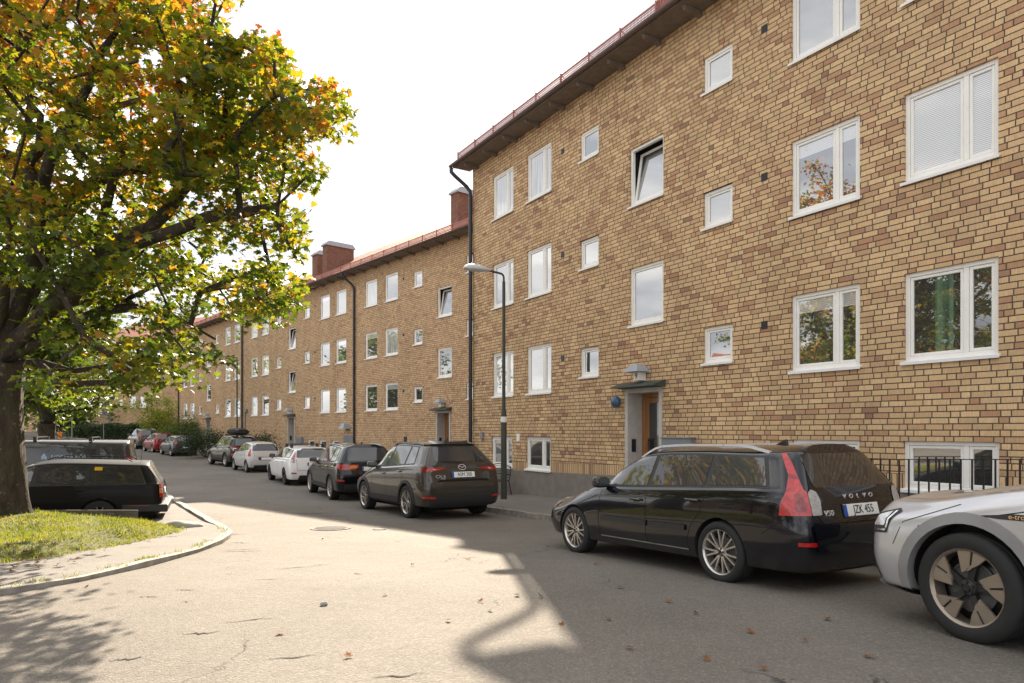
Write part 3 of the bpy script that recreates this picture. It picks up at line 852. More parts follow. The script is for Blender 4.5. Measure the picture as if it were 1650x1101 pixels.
# middle block ---------------------------------------------------------------
PMm = (-30.3, 62.2, 0); AM = math.atan2(-.752, .66)
mb_ = empty('apartment_block', 'long middle brick apartment block behind the row of parked cars, red roof and two chimneys', 'apartment building', PMm, AM)
H = []
H += module(mb_, 0, (1.11, 3.12, 5.6, 7.6, 9.85, 12.06, 14.05), seed=1, wide='one')
H += module(mb_, 16.1, (1.40, 3.42, 6.0, 7.9, 10.3, 12.48, 14.5), seed=2, wide='one')
H += module(mb_, 33.0, (.98, 3.02, 5.7, 7.7, 9.9, 12.1, None), seed=3, wide='one')
for x in (26.9, 28.5, 30.1): H.append((x, x+.85, .45, 1.1)); put_window(mb_, 'one', x, .45, .85, .65, 'pane')
doors = [(7.55, 8.65), (23.9, 25.0), (40.6, 41.72)]
for a, b in doors: H.append((a, b, -.7, 2.56, .6))
LM = 49
facade(mb_, LM, -1.5, 10.55, H, M['brick_far'])
for a, b in doors: entrance(mb_, a, b, 2.56, -.1)
ze, rf = roof(mb_, LM, 10.55, pitch=31)
chimney(rf, 25.8, 26.4, 1.5, 3.4, 11.2, 13.45)
chimney(rf, 23.2, 24.0, 2.0, 4.0, 11.4, 13.4)
chimney(rf, 39.7, 40.3, 1.5, 3.4, 11.2, 13.15)
for x in (.0, 15.95, 32.9): downpipe(mb_, x, ze, -.4)
mb = MB(); mb.tube([(16.5,-.06,3.0),(16.5,-.06,-.3)], .04, 8); mb.box(16.46,16.9,-.14,-.02,3.0,3.2); mb.build('cable_duct', M['greybox'], mb_)
mb = MB(); mb.box(31.6, 33-.2, -.05, .0, -.9, 1.35); mb.build('steel_door', M['greybox'], mb_)
mb = MB(); z = 1.75; cx = 32.05
mb.add([(cx-.3,-.45,z),(cx+.3,-.45,z),(cx+.3,0,z),(cx-.3,0,z),(cx-.14,-.3,z+.3),(cx+.14,-.3,z+.3),(cx+.14,-.02,z+.3),(cx-.14,-.02,z+.3)], [(0,1,2,3),(4,5,6,7),(0,1,5,4),(1,2,6,5),(2,3,7,6),(3,0,4,7)])
mb.build('wall_lamp', M['zinc'], mb_)
mb = MB(); mb.box(25.5, 26.3, -.16, 0, .2, 1.25); mb.build('meter_cabinet', M['greybox'], mb_, bevel=.01)

mb = MB(); mb.box(37.9, 38.1, -.06, 0, 1.0, 1.35, 0); mb.build('vent', M['blackmetal'], mb_)
# far block --------------------------------------------------------------------
fdir = Vector((.86, -.51)); AF = math.atan2(fdir.y, fdir.x)
org = Vector((-29.5, 70.5))-fdir*46
fb_ = empty('apartment_block', 'distant pale brick apartment block behind the hedge at the far end of the street', 'apartment building', (org.x, org.y, 1.6), AF)
H = []
H += module(fb_, 0, (1.11, 3.12, 5.6, 7.6, 9.85, 12.06, 14.05), seed=4, wide='one')
H += module(fb_, 16.1, (1.40, 3.42, 6.0, 7.9, 10.3, 12.48, 14.5), seed=5, wide='one')
for a, b in [(7.55, 8.65), (23.9, 25.0)]: H.append((a, b, -.7, 2.56, .6))
facade(fb_, 46, -2.6, 10.55, H, M['brick_far'])
for a, b in [(7.55, 8.65), (23.9, 25.0)]: entrance(fb_, a, b, 2.56, .3)
ze, rf = roof(fb_, 46, 10.55)
for x in (0, 16, 33): downpipe(fb_, x, ze, -.4)
# block on the other side of the street (outside the frame, seen only in the window panes)
ob_ = empty('balcony_block', 'brick block with red balconies across the street, seen as a reflection', 'apartment building', (-56, -14, -3.2), R(90))
H = []
for k in range(3):
    for z in FL:
        for x in (1.2, 5.2, 9.5):
            H.append((k*13+x, k*13+x+1.6, z, z+1.4)); put_window(ob_, 'one', k*13+x, z, 1.6, 1.4, 'pane')
facade(ob_, 40, -2, 10.55, H, M['brick_far'])
roof(ob_, 40, 10.55)
M['redpanel'] = simple('red_balcony_panel', (.28,.03,.035), .5, .1, 4)
for k in range(3):
    for z in (2.4, 5.2, 8.0):
        mb = MB(); x = k*13+4.6
        mb.box(x, x+3.6, -1.2, -1.16, z, z+1.05); mb.box(x, x+.04, -1.16, 0, z, z+1.05); mb.box(x+3.56, x+3.6, -1.16, 0, z, z+1.05); mb.box(x, x+3.6, -1.2, 0, z-.15, z-.003)
        mb.build('balcony', M['redpanel'], ob_)

# ------------------------------------------------------------------ vegetation
def leaves_mesh(name, P, size, mat, parent, shape='maple', updir=.55, jit=.3):
    """P: (n,3) positions; builds one mesh of many small bent leaves"""
    n = len(P)
    if shape == 'maple': L = np.array([(x, y, 0) for x, y in LOBE]); 
    elif shape == 'oval': L = np.array([(0,-.5,0),(.26,-.1,0),(.2,.3,0),(0,.6,0),(-.2,.3,0),(-.26,-.1,0)])
    elif shape == 'slim': L = np.array([(0,-.5,0),(.09,0,0),(0,.6,0),(-.09,0,0)])
    m = len(L)
    tmpl = np.vstack([[(0,0,0)], L]); tmpl[1:, 2] = -.35*(tmpl[1:, 0]**2+tmpl[1:, 1]**2)
    nrm = rng.normal(size=(n, 3)); nrm[:, 2] = np.abs(nrm[:, 2])+updir*2
    nrm /= np.linalg.norm(nrm, axis=1)[:, None]
    t = rng.normal(size=(n, 3)); t -= nrm*(t*nrm).sum(1)[:, None]; t /= np.linalg.norm(t, axis=1)[:, None]
    b = np.cross(nrm, t)
    s = size*(1-jit+2*jit*rng.random(n))
    V = P[:, None, :]+s[:, None, None]*(tmpl[None, :, 0:1]*t[:, None, :]+tmpl[None, :, 1:2]*b[:, None, :]+tmpl[None, :, 2:3]*nrm[:, None, :])
    V = V.reshape(-1, 3)
    k = np.arange(m)
    tri = np.stack([np.zeros(m, int), k+1, (k+1) % m+1], 1)
    F = (tri[None]+(np.arange(n)*(m+1))[:, None, None]).reshape(-1, 3)
    me = bpy.data.meshes.new(name)
    me.vertices.add(len(V)); me.vertices.foreach_set('co', V.ravel().astype(np.float32))
    me.loops.add(F.size); me.loops.foreach_set('vertex_index', F.ravel().astype(np.int32))
    me.polygons.add(len(F)); me.polygons.foreach_set('loop_start', np.arange(0, F.size, 3, dtype=np.int32))
    me.update(calc_edges=True); me.materials.append(mat)
    return mkobj(name, me, parent)
def grow(base, fork, targets, r0, rtip=.012, wig=.18, step=.55, flare=True, limbs=()):
    """grow limbs from the fork to every target; returns list of tubes [(pts, radii)]"""
    nodes = [Vector(fork)]; par = [-1]
    for L in limbs:
        prev = 0
        Q = [nodes[0]]+[Vector(q) for q in L]
        for a, b in zip(Q, Q[1:]):
            k = max(1, int((b-a).length/.45))
            for i in range(1, k+1):
                nodes.append(a.lerp(b, i/k)+Vector([random.uniform(-.06, .06) for _ in range(3)])); par.append(prev); prev = len(nodes)-1
    order = sorted(targets, key=lambda p: (Vector(p)-nodes[0]).length)
    for p in order:
        p = Vector(p)
        best = min(range(len(nodes)), key=lambda i: (nodes[i]-p).length+.30*(nodes[i]-nodes[0]).length+(0 if par[i] >= 0 else .5))
        a = nodes[best]; d = p-a
        if d.length < .1: continue
        n = max(1, int(d.length/step)); prev = best
        pd = (a-nodes[par[best]]).normalized() if par[best] >= 0 else Vector((0,0,1))
        c = a+pd*d.length*.3
        for i in range(1, n+1):
            t = i/n
            q = a.lerp(c, t).lerp(c.lerp(p, t), t)+Vector([random.uniform(-wig, wig)*step*(1 if i < n else .3) for _ in range(3)])
            nodes.append(q); par.append(prev); prev = len(nodes)-1
    cnt = [0]*len(nodes); kids = [[] for _ in nodes]
    for i, p in enumerate(par):
        if p >= 0: kids[p].append(i)
    for i in range(len(nodes)-1, -1, -1):
        cnt[i] = max(1, cnt[i]) if not kids[i] else sum(cnt[k] for k in kids[i])
    tot = cnt[0]
    rad = [max(rtip, r0*(c/tot)**.6) for c in cnt]
    tubes = []
    def walk(i, start):
        pts = [start, nodes[i]] if start is not None else [nodes[i]]
        rr = [rad[i], rad[i]] if start is not None else [rad[i]]
        j = i
        while kids[j]:
            ks = sorted(kids[j], key=lambda k: -cnt[k])
            for k in ks[1:]: stack.append((k, nodes[j]))
            j = ks[0]; pts.append(nodes[j]); rr.append(rad[j])
        tubes.append((pts, rr))
    import sys
    stack = [(k, nodes[0]) for k in kids[0]]
    while stack:
        k, s = stack.pop(); walk(k, s)
    return tubes, nodes
def trunk_obj(parent, tubes, base, fork, r0, mat, flare=1.5, seg=20, name='trunk'):
    mb = MB(); base = Vector(base); fork = Vector(fork); n = 14
    pts = []; rr = []
    for i in range(n+1):
        t = i/n; p = base.lerp(fork, t)
        k = 1+(flare-1)*math.exp(-t*9)+.10*math.sin(t*5)*.3
        pts.append(p); rr.append(r0*k*(1.0+.12*max(0, t-.75)*4))
    # lumpy trunk
    vs = []; fs = []
    for i, p in enumerate(pts):
        for k in range(seg):
            a = 2*PI*k/seg
            lum = 1+.06*math.sin(3*a+i*.25)+.04*math.sin(7*a-i*.4)+(.16*math.exp(-i/n*9)*math.sin(5*a+1))
            vs.append((p.x+math.cos(a)*rr[i]*lum, p.y+math.sin(a)*rr[i]*lum, p.z))
    for i in range(n):
        for k in range(seg): fs.append((i*seg+k, i*seg+(k+1) % seg, (i+1)*seg+(k+1) % seg, (i+1)*seg+k))
    fs.append(tuple(n*seg+k for k in range(seg)))
    mb.add(vs, fs)
    t = mb.build(name, mat, parent, smooth=80)
    mb = MB()
    for p, r in tubes:
        mb.tube(p, r, 9 if max(r) > .05 else 5, caps=True)
    mb.build('branches', mat, parent, smooth=80)
    return t

# the big maple on the left ---------------------------------------------------
SIL = [(-400,-900),(430,-900),(420,-200),(400,-20),(384,14),(364,42),(362,60),(380,66),(412,42),(440,46),(463,62),(478,108),(482,124),(514,130),(542,122),(560,140),(574,165),(572,222),(556,252),(536,236),(512,236),(524,266),(530,292),(514,322),(494,342),(502,372),(498,430),(503,470),(497,500),(472,522),(470,546),(440,536),(416,520),(398,532),(330,506),(300,520),(345,556),(383,570),(380,598),(352,610),(338,640),(318,628),(296,648),(280,622),(240,640),(222,662),(180,664),(160,672),(150,655),(60,652),(-400,640)]
HOLES = [(205,185,16,9),(80,300,12,9),(275,300,12,8),(350,150,12,9),(360,470,10,7),(150,150,12,7),(60,215,9,8),(130,555,9,6),(410,250,10,7),(240,240,10,7),(320,420,14,8),(425,400,9,7),(160,411,22,9),(58,420,20,16),(196,506,22,9),(366,418,12,10),(250,92,16,10),(296,132,18,10),(332,70,14,9),(20,240,14,10),(235,405,16,8),(104,470,10,14),(395,88,10,12),(300,395,12,8),(30,500,14,10),(120,40,12,10),(190,330,8,8),(420,300,8,7),(455,245,8,9)]
def pix(P):
    y = np.maximum(P[:, 1], .3)
    return 825+1100*P[:, 0]/y, 694-1100*(P[:, 2]-CAMZ)/y
def in_sil(px, py, ok):
    c = np.zeros(len(px), bool); j = len(SIL)-1
    for i in range(len(SIL)):
        xi, yi = SIL[i]; xj, yj = SIL[j]
        m = ((yi > py) != (yj > py)) & (px < (xj-xi)*(py-yi)/((yj-yi)+1e-9)+xi)
        c ^= m; j = i
    return c
CB = Vector((-8.62, 11.35, bank(-8.4, 11.4)-.1)); CF = Vector((-8.62, 11.4, 2.75))
random.seed(5); tg = []
tries = 0
while len(tg) < 240 and tries < 60000:
    tries += 1
    u = Vector([random.gauss(0, 1) for _ in range(3)]).normalized()*(random.random()**.38)
    p = Vector((-7.9+u.x*6.9, 11.3+u.y*5.3, 6.6+u.z*3.7))
    if p.y < 6.2: continue
    if p.z < 2.3 or (p.z < 3.2 and math.hypot(p.x-CF.x, p.y-CF.y) < .9): continue
    q = np.array([p]); px, py = pix(q)
    if px[0] > -40 and not in_sil(px+ (28 if px[0] > 250 else 0), py, 0)[0]: continue
    tg.append(p)
tries = 0; n0 = len(tg)
while len(tg) < n0+285 and tries < 60000:        # fill the side of the crown that overhangs the street
    tries += 1
    px_ = random.uniform(-20, 570); py_ = random.uniform(-60, 655); Y = random.uniform(8.3, 13.2)
    if px_ > 380: Y = random.uniform(8.6, 11.5)
    p = Vector(((px_-825)/1100*Y, Y, CAMZ+(694-py_)/1100*Y))
    if not in_sil(np.array([px_+18]), np.array([py_]), 0)[0]: continue
    if p.z < 2.2 or (px_ < 70 and py_ > 440): continue
    tg.append(p)
tree = empty('maple_tree', 'big maple with green, yellow and orange autumn leaves on the grass bank at left', 'tree', CB)
off = -CB
def PL(*pts): return [((px-825)/1100*Y, Y, CAMZ+(694-py)/1100*Y) for px, py, Y in pts]
LB = [PL((62,520,11.3),(130,440,11.0),(235,365,10.6),(325,270,10.2),(420,180,9.9),(500,170,9.6)),
      PL((70,545,11.4),(160,500,11.2),(270,500,10.9),(345,545,10.7)),
      PL((45,470,11.5),(95,360,11.6),(170,280,11.8),(290,236,11.8)),
      PL((20,470,11.5),(24,300,11.6),(50,120,11.4),(115,-40,11.2)),
      PL((48,460,11.2),(62,330,10.4),(105,190,9.6),(190,50,9.2)),
      PL((80,500,11.1),(200,400,10.2),(330,345,9.6),(450,330,9.3)),
      PL((0,440,12.3),(-60,250,13),(-100,60,13.6)), PL((0,450,10.8),(-120,330,9.6),(-260,160,8.8)), PL((60,580,11.6),(120,600,12.2),(200,590,12.6))]
tubes, nodes = grow(CB, CF, tg, .46, .010, .2, limbs=LB)
tubes = [([Vector(q)+off for q in p], r) for p, r in tubes]
trunk_obj(tree, tubes, CB+off, CF+off, .40, M['bark'], 1.4, 28)
# clumps of leaves round the twig ends, flattened into sprays
PP = []
for p in tg:
    n = int(random.uniform(40, 76)); r = random.uniform(.34, .56)
    c = np.array(p); d = rng.normal(size=(n, 3)); d /= np.linalg.norm(d, axis=1)[:, None]; d *= (rng.random(n)**.45)[:, None]*r
    d[:, 2] *= .5; d[:, 2] -= .25*(d[:, 0]**2+d[:, 1]**2)
    PP.append(c+d)
    n2 = 14; d = rng.normal(size=(n2, 3))*[.42, .42, .26]; PP.append(c+d)
PP = np.vstack(PP)
px, py = pix(PP); px = px+rng.normal(size=len(px))*3; py = py+rng.normal(size=len(px))*3
keep = (px < -30) | in_sil(px, py, 0)
for hx, hy, rx, ry in HOLES: keep &= ~((((px-hx)/rx)**2+((py-hy)/ry)**2) < rng.uniform(.5, 1.15, len(px)))
keep &= PP[:, 2] > 1.9
PP = PP[keep]
print('maple leaves', len(PP))
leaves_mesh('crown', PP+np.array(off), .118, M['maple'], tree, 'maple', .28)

def tree_simple(name, label, cat, base, h, cr, mat, n=9000, size=.2, fork=.35, r0=.22, seed=1, shape='oval', cz=None, ntg=60, lean=(0,0), group=None, barkm=None):
    random.seed(seed)
    base = Vector(base); root = empty(name, label, cat, base, group=group)
    fk = Vector((lean[0], lean[1], h*fork)); tg = []
    cz = h*(1+fork)/2 if cz is None else cz; rz = h-cz
    for _ in range(ntg):
        u = Vector([random.gauss(0, 1) for _ in range(3)]).normalized()*(random.random()**.4)
        k = 1+.25*math.sin(u.x*4+seed)+.2*math.sin(u.z*5+seed*2)
        tg.append(Vector((lean[0]+u.x*cr*k, lean[1]+u.y*cr*k, cz+u.z*rz)))
    tubes, nodes = grow((0,0,0), fk, tg, r0*.85, .012, .2, .8)
    trunk_obj(root, tubes, Vector((0,0,-.2)), fk, r0, barkm or M['bark'], 1.3, 14)
    PP = []
    per = n//ntg
    for p in tg:
        r = cr*random.uniform(.22, .42)
        d = rng.normal(size=(per, 3)); d /= np.linalg.norm(d, axis=1)[:, None]; d *= (rng.random(per)**.45)[:, None]*r; d[:, 2] *= .7
        PP.append(np.array(p)+d)
    leaves_mesh('crown', np.vstack(PP), size, mat, root, shape, .35)
    return root
def P3(px, Y, dz=0):
    x = (px-825)/1100*Y; return (x, Y, gz(x, Y)+dz)
tree_simple('street_tree', 'forked tree with dark trunk standing beyond the parked vans, left background', 'tree', P3(76, 42), 10.5, 4.6, M['leafgreen'], 15000, .26, .22, .45, 3, 'maple', ntg=80)
tree_simple('willow_tree', 'pale drooping tree in the far left background, behind the maple trunk', 'tree', P3(30, 62), 15, 5, M['leafyellow'], 9000, .32, .3, .35, 8, 'slim', ntg=70)
tree_simple('garden_tree', 'distant tree showing between the maple branches', 'tree', P3(-10, 75), 16, 6, M['leafgreen'], 9000, .36, .25, .35, 9, 'oval', ntg=60)
tree_simple('young_birch', 'yellow green small tree in front of the far block end, behind the parked cars', 'tree', P3(256, 64, .1), 4.6, 2.6, M['leafyellow'], 7000, .16, .12, .08, 12, 'oval', cz=2.5, ntg=50)
def bush(label, base, rx, ry, h, mat, n, size, seed, shape='oval', name='bush', cat='bush', group=None):
    random.seed(seed); root = empty(name, label, cat, base, group=group)
    tg = [Vector((random.uniform(-rx, rx)*.8, random.uniform(-ry, ry)*.8, random.uniform(.3, .9)*h*(1-.25*random.random()))) for _ in range(26)]
    mb = MB()
    for p in tg: mb.tube([(p.x*.25, p.y*.25, -.05), (p.x*.6, p.y*.6, p.z*.55), p], [.018, .012, .006], 5)
    mb.build('stems', M['bark'], root)
    PP = []
    for p in tg:
        d = rng.normal(size=(n//26, 3))*[rx*.24, ry*.24, h*.17]; PP.append(np.array(p)+d)
    PP = np.vstack(PP); PP[:, 2] = np.abs(PP[:, 2])
    leaves_mesh('foliage', PP, size, mat, root, shape, .3)
bush('dark green bush against the middle block, behind the car with the roof box', P3(338, 46, .1), 1.6, 1.0, 1.9, M['leafdark'], 5200, .11, 31)
bush('low bush with a few red leaves beside the railing of the middle block', P3(418, 41.5, .1), 1.1, .7, 1.7, M['leafdark'], 3000, .10, 32)
bush('dark bush at the corner of the middle block, behind the small grey hatchback', P3(300, 58, .1), 2.2, 1.0, 2.5, M['leafgreen'], 5200, .14, 33)
bush('large dark shrub beside the far road, left of the hedge', P3(112, 78, 0), 2.6, 1.8, 3.0, M['leafdark'], 6000, .2, 34)
bush('round shrub between the large shrub and the hedge', P3(135, 74, 0), 2.0, 1.4, 1.5, M['leafdark'], 4000, .18, 35)
# hedge
hr = empty('hedge', 'long clipped dark green hedge in front of the far block', 'hedge', P3(215, 68))
hx = rng.uniform(-7.5, 5.6, 16000); hy = rng.uniform(-.7, .7, 16000); hz = rng.random(16000)**.6*(1.75+.15*np.sin(hx*1.3))
m_ = (np.abs(hy) > .45) | (hz > 1.3); HP = np.stack([hx, hy, hz], 1)[m_]
ca, sa = math.cos(AF), math.sin(AF)
HP = np.stack([HP[:, 0]*ca-HP[:, 1]*sa, HP[:, 0]*sa+HP[:, 1]*ca, HP[:, 2]], 1)
leaves_mesh('foliage', HP, .17, M['leafdark'], hr, 'oval', .3)
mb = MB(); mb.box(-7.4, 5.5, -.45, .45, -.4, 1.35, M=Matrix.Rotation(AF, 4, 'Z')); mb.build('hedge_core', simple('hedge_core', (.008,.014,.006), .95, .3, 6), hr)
# trees outside the frame on the left; the panes and car doors mirror them
for i, (x, y, h, s) in enumerate([(-19, 5, 6.5, 41), (-25, 12, 7.5, 42), (-17, -5, 6, 43), (-22, -16, 8, 44)]):
    tree_simple('mirrored_tree', 'leafy tree across the street, seen as a reflection', 'tree', (x, y, gz(x, y)), h, 3.6, M['leafgreen'] if i % 2 else M['maple'], 8000, .24, .25, .28, s, 'oval', ntg=55, group='trees across the street')

# ------------------------------------------------------------------ street furniture
def lamp_post(label, x, y, armdir, h=6.0, arm=.75, band=None, group=None, low=.085):
    z = gz(x, y)+.1
    o = empty('street_lamp', label, 'street lamp', (x, y, z), group=group)
    mb = MB(); mb.tube([(0,0,-.1),(0,0,0),(0,0,2.3),(0,0,2.45)], [low, low, low*.92, .055], 14); mb.tube([(0,0,2.4),(0,0,h-.15)], [.048, .042], 12)
    mb.lathe([(low*1.5,0),(low*1.5,.02),(low,.03)], 14, 'z')
    ax, ay = armdir
    ph = mb.build('pole', M['polegreen'], o, smooth=40)
    mb = MB(); P = [(0,0,h-.2),(0,0,h-.04)]+[(ax*.12*(1-math.cos(a)), ay*.12*(1-math.cos(a)), h-.04+.12*math.sin(a)*.9) for a in (R(30), R(60), R(90))]+[(ax*arm, ay*arm, h+.12)]
    mb.tube(P, .028, 10); mb.build('arm', M['polegreen'], o, smooth=40)
    # luminaire: flat shell, wider towards its nose
    mb = MB(); sec = [(0,.045,.04),(.08,.09,.07),(.26,.13,.115),(.46,.14,.13),(.62,.11,.10),(.72,.05,.04)]
    n = 14; vs = []; fs = []
    bx = Vector((ax, ay, 0)); by = Vector((-ay, ax, 0))
    for d, w, t in sec:
        for k in range(n):
            a = 2*PI*k/n; s = math.sin(a)
            v = bx*(arm-.04+d)+by*(w*math.cos(a)); v.z = h+.12+(t*s if s > 0 else t*.55*s)+.03*d
            vs.append(v)
    for i in range(len(sec)-1):
        for k in range(n): fs.append((i*n+k, i*n+(k+1) % n, (i+1)*n+(k+1) % n, (i+1)*n+k))
    fs.append(tuple(range(n))[::-1]); fs.append(tuple((len(sec)-1)*n+k for k in range(n)))
    mb.add(vs, fs); lh = mb.build('lamp_head', M['lampgrey'], o, smooth=50)
    if band:
        mb = MB(); mb.tube([(0,0,2.1),(0,0,2.25)], low*1.0+.003, 14); mb.build('sticker', M['white'], o)
    return o
vd = Vector((-1.0, -.25)).normalized()
lamp_post('tall slim street lamp with grey head in front of the nearest block', -.22, 18.3, (-.955, -.30), 6.02, .42, True)
lamp_post('thin distant street lamp pole in front of the middle block near its left downpipe', *P3(382, 46)[:2], (-.75, -.66), 6.6, .7, low=.06)
def pole_thing(name, label, cat, px, Y, h, r=.035):
    b = P3(px, Y); o = empty(name, label, cat, b)
    mb = MB(); mb.tube([(0,0,-.2),(0,0,h)], r, 8); mb.build('pole', M['greybox'], o, smooth=40); return o
o = pole_thing('road_sign', 'round blue traffic sign on a pole above the hedge', 'road sign', 167, 66, 3.0)
M['signblue'] = simple('sign_blue', (.02,.07,.35), .4, .05, 4); M['signorange'] = simple('sign_orange', (.75,.24,.02), .5, .08, 6); M['signred'] = simple('sign_red', (.5,.03,.02), .4, .05, 4)
mb = MB(); Mx = Matrix.Translation((0,-.05,2.75)); mb.lathe([(0,-.01),(.30,-.01),(.30,.01),(0,.01)], 28, 'y', M=Mx); s_ = mb.build('sign_plate', M['signblue'], o)
mb = MB(); mb.lathe([(.27,-.014),(.32,-.014),(.32,.012)], 28, 'y', M=Mx); mb.build('sign_rim', M['signred'], s_)
o = pole_thing('warning_sign', 'orange roadwork marker sign on a thin pole at far left', 'road sign', 97, 47, 1.75)
mb = MB(); mb.box(-.14, .14, -.03, -.005, 1.0, 1.75); s_ = mb.build('sign_plate', M['signorange'], o)
mb = MB(); mb.prism([(-.14,1.45),(.14,1.3),(.14,1.36),(-.14,1.51)], -.035, -.03, 'y'); mb.prism([(-.14,1.2),(.14,1.05),(.14,1.11),(-.14,1.26)], -.035, -.03, 'y'); mb.build('sign_stripe', M['ink'], s_)
pole_thing('wooden_pole', 'plain thin pole standing left of the hedge', 'pole', 116, 60, 3.4, .05)
pole_thing('lamp_column', 'plain thin column rising out of the yellow green small tree', 'pole', 243, 66, 5.5, .05)
# planks rail behind the maple
ro = empty('plank_rail', 'weathered grey timber rail on a post between the grass and the parked black estate', 'fence', (-7.8, 12.72, gz(-7.8, 12.7)))
mb = MB(); zt = CAMZ-128/1100*12.72-gz(-7.8, 12.7); zt = zt
mb.box(-2.4, .83, -.03, .02, zt-.21, zt); mb.build('rail', M['plank'], ro, bevel=.006)
for x in (.38, -1.9):
    mb = MB(); mb.box(x-.07, x+.06, -.09, -.032, -.15, zt-.05); mb.box(x-.07, x+.06, .022, .09, -.15, zt-.05); mb.build('post', M['plank'], ro, bevel=.01)
# bench by the wall
def local_near(s, off, dz=0):     # point at distance s along the near facade and off metres out from it
    p = Vector(PN)+Vector((.522,-.853,0))*s-NV*off
    return p
p = local_near(2.35, .62); gb = gz(p.x, p.y)+.13
bo = empty('park_bench', 'curved dark metal bench against the plinth, behind the street lamp', 'bench', (p.x, p.y, gb), AN)
mb = MB()
for i in range(7): mb.box(-.62, .62, -.28+.075*i, -.235+.075*i, .43, .45)
mb.build('seat', M['blackmetal'], bo)
mb = MB()
for i in range(5): mb.tube([(-.62+.0*i, .22+.02*i, .52+.075*i), (0, .27+.02*i, .54+.075*i), (.62, .22+.02*i, .52+.075*i)], .012, 6)
mb.tube([(-.66,.22,.45),(-.6,.3,.84),(-.2,.33,.9),(.2,.33,.9),(.6,.3,.84),(.66,.22,.45)], .016, 6)
mb.build('backrest', M['blackmetal'], bo)
for sx in (-.64, .64):
    mb = MB(); mb.tube([(sx,-.33,0),(sx,-.28,.43),(sx,.2,.45),(sx,.3,0)], .018, 6); mb.build('leg', M['blackmetal'], bo)
    mb = MB(); mb.tube([(sx,-.28,.43),(sx,-.3,.6),(sx,-.2,.67),(sx,.1,.64),(sx,.27,.6)], .015, 6); mb.build('armrest', M['blackmetal'], bo)
# stair railings at the right
def railing(s0, s1, off, label):
    a = local_near(s0, off); b = local_near(s1, off)
    o = empty('stair_railing', label, 'railing', (a.x, a.y, 0), AN)
    L = s1-s0
    za = CAMZ-46.5/1100*a.y; zb = CAMZ-46.5/1100*b.y
    mb = MB(); mb.box(0, L, -.012, .012, -.006, .006, M=Matrix.Translation((0,0,za)) @ Matrix.Rotation(-math.atan((zb-za)/L), 4, 'Y'))
    mb.build('top_rail', M['blackmetal'], o)
    mb = MB(); mb.box(0, L, -.012, .012, -.006, .006, M=Matrix.Translation((0,0,za-.86)) @ Matrix.Rotation(-math.atan((zb-za)/L), 4, 'Y')); mb.build('bottom_rail', M['blackmetal'], o)
    x = .0; mb = MB(); 
    first = None
    while x < L:
        zt = za+(zb-za)*x/L
        if first is None:
            mb.box(-.009, .009, -.009, .009, -1.0, 0); f = mb.build('baluster', M['blackmetal'], o, loc=(x, 0, zt)); first = f.data
        else: mkobj('baluster', first, o, (x, 0, zt))
        x += .135
    return o
ra = railing(11.75, 16.6, .95, 'black iron railing round the basement stairwell in front of the lower right window')
mb = MB(); mb.tube([(.1,.5,1.36),(1.75,.5,.72)], .018, 8); mb.build('handrail', M['blackmetal'], ra)
p0 = Vector(PMm)+Vector((.66,-.752,0))*21.6-NM*1.1
rb = empty('stair_railing', 'grey iron railing beside the entrance steps of the middle block', 'railing', (p0.x, p0.y, gz(p0.x, p0.y)+.1), AM)
mb = MB(); mb.tube([(0,0,1.0),(2.2,0,1.5)], .02, 6); mb.build('top_rail', M['blackmetal'], rb)
me = None
for i in range(15):
    x = i*.155
    if me is None:
        mb = MB(); mb.box(-.01, .01, -.01, .01, 0, 1.3); me = mb.build('baluster', M['blackmetal'], rb, loc=(x, 0, -.3)).data
    else: mkobj('baluster', me, rb, (x, 0, -.3+.0343*i*1.0))
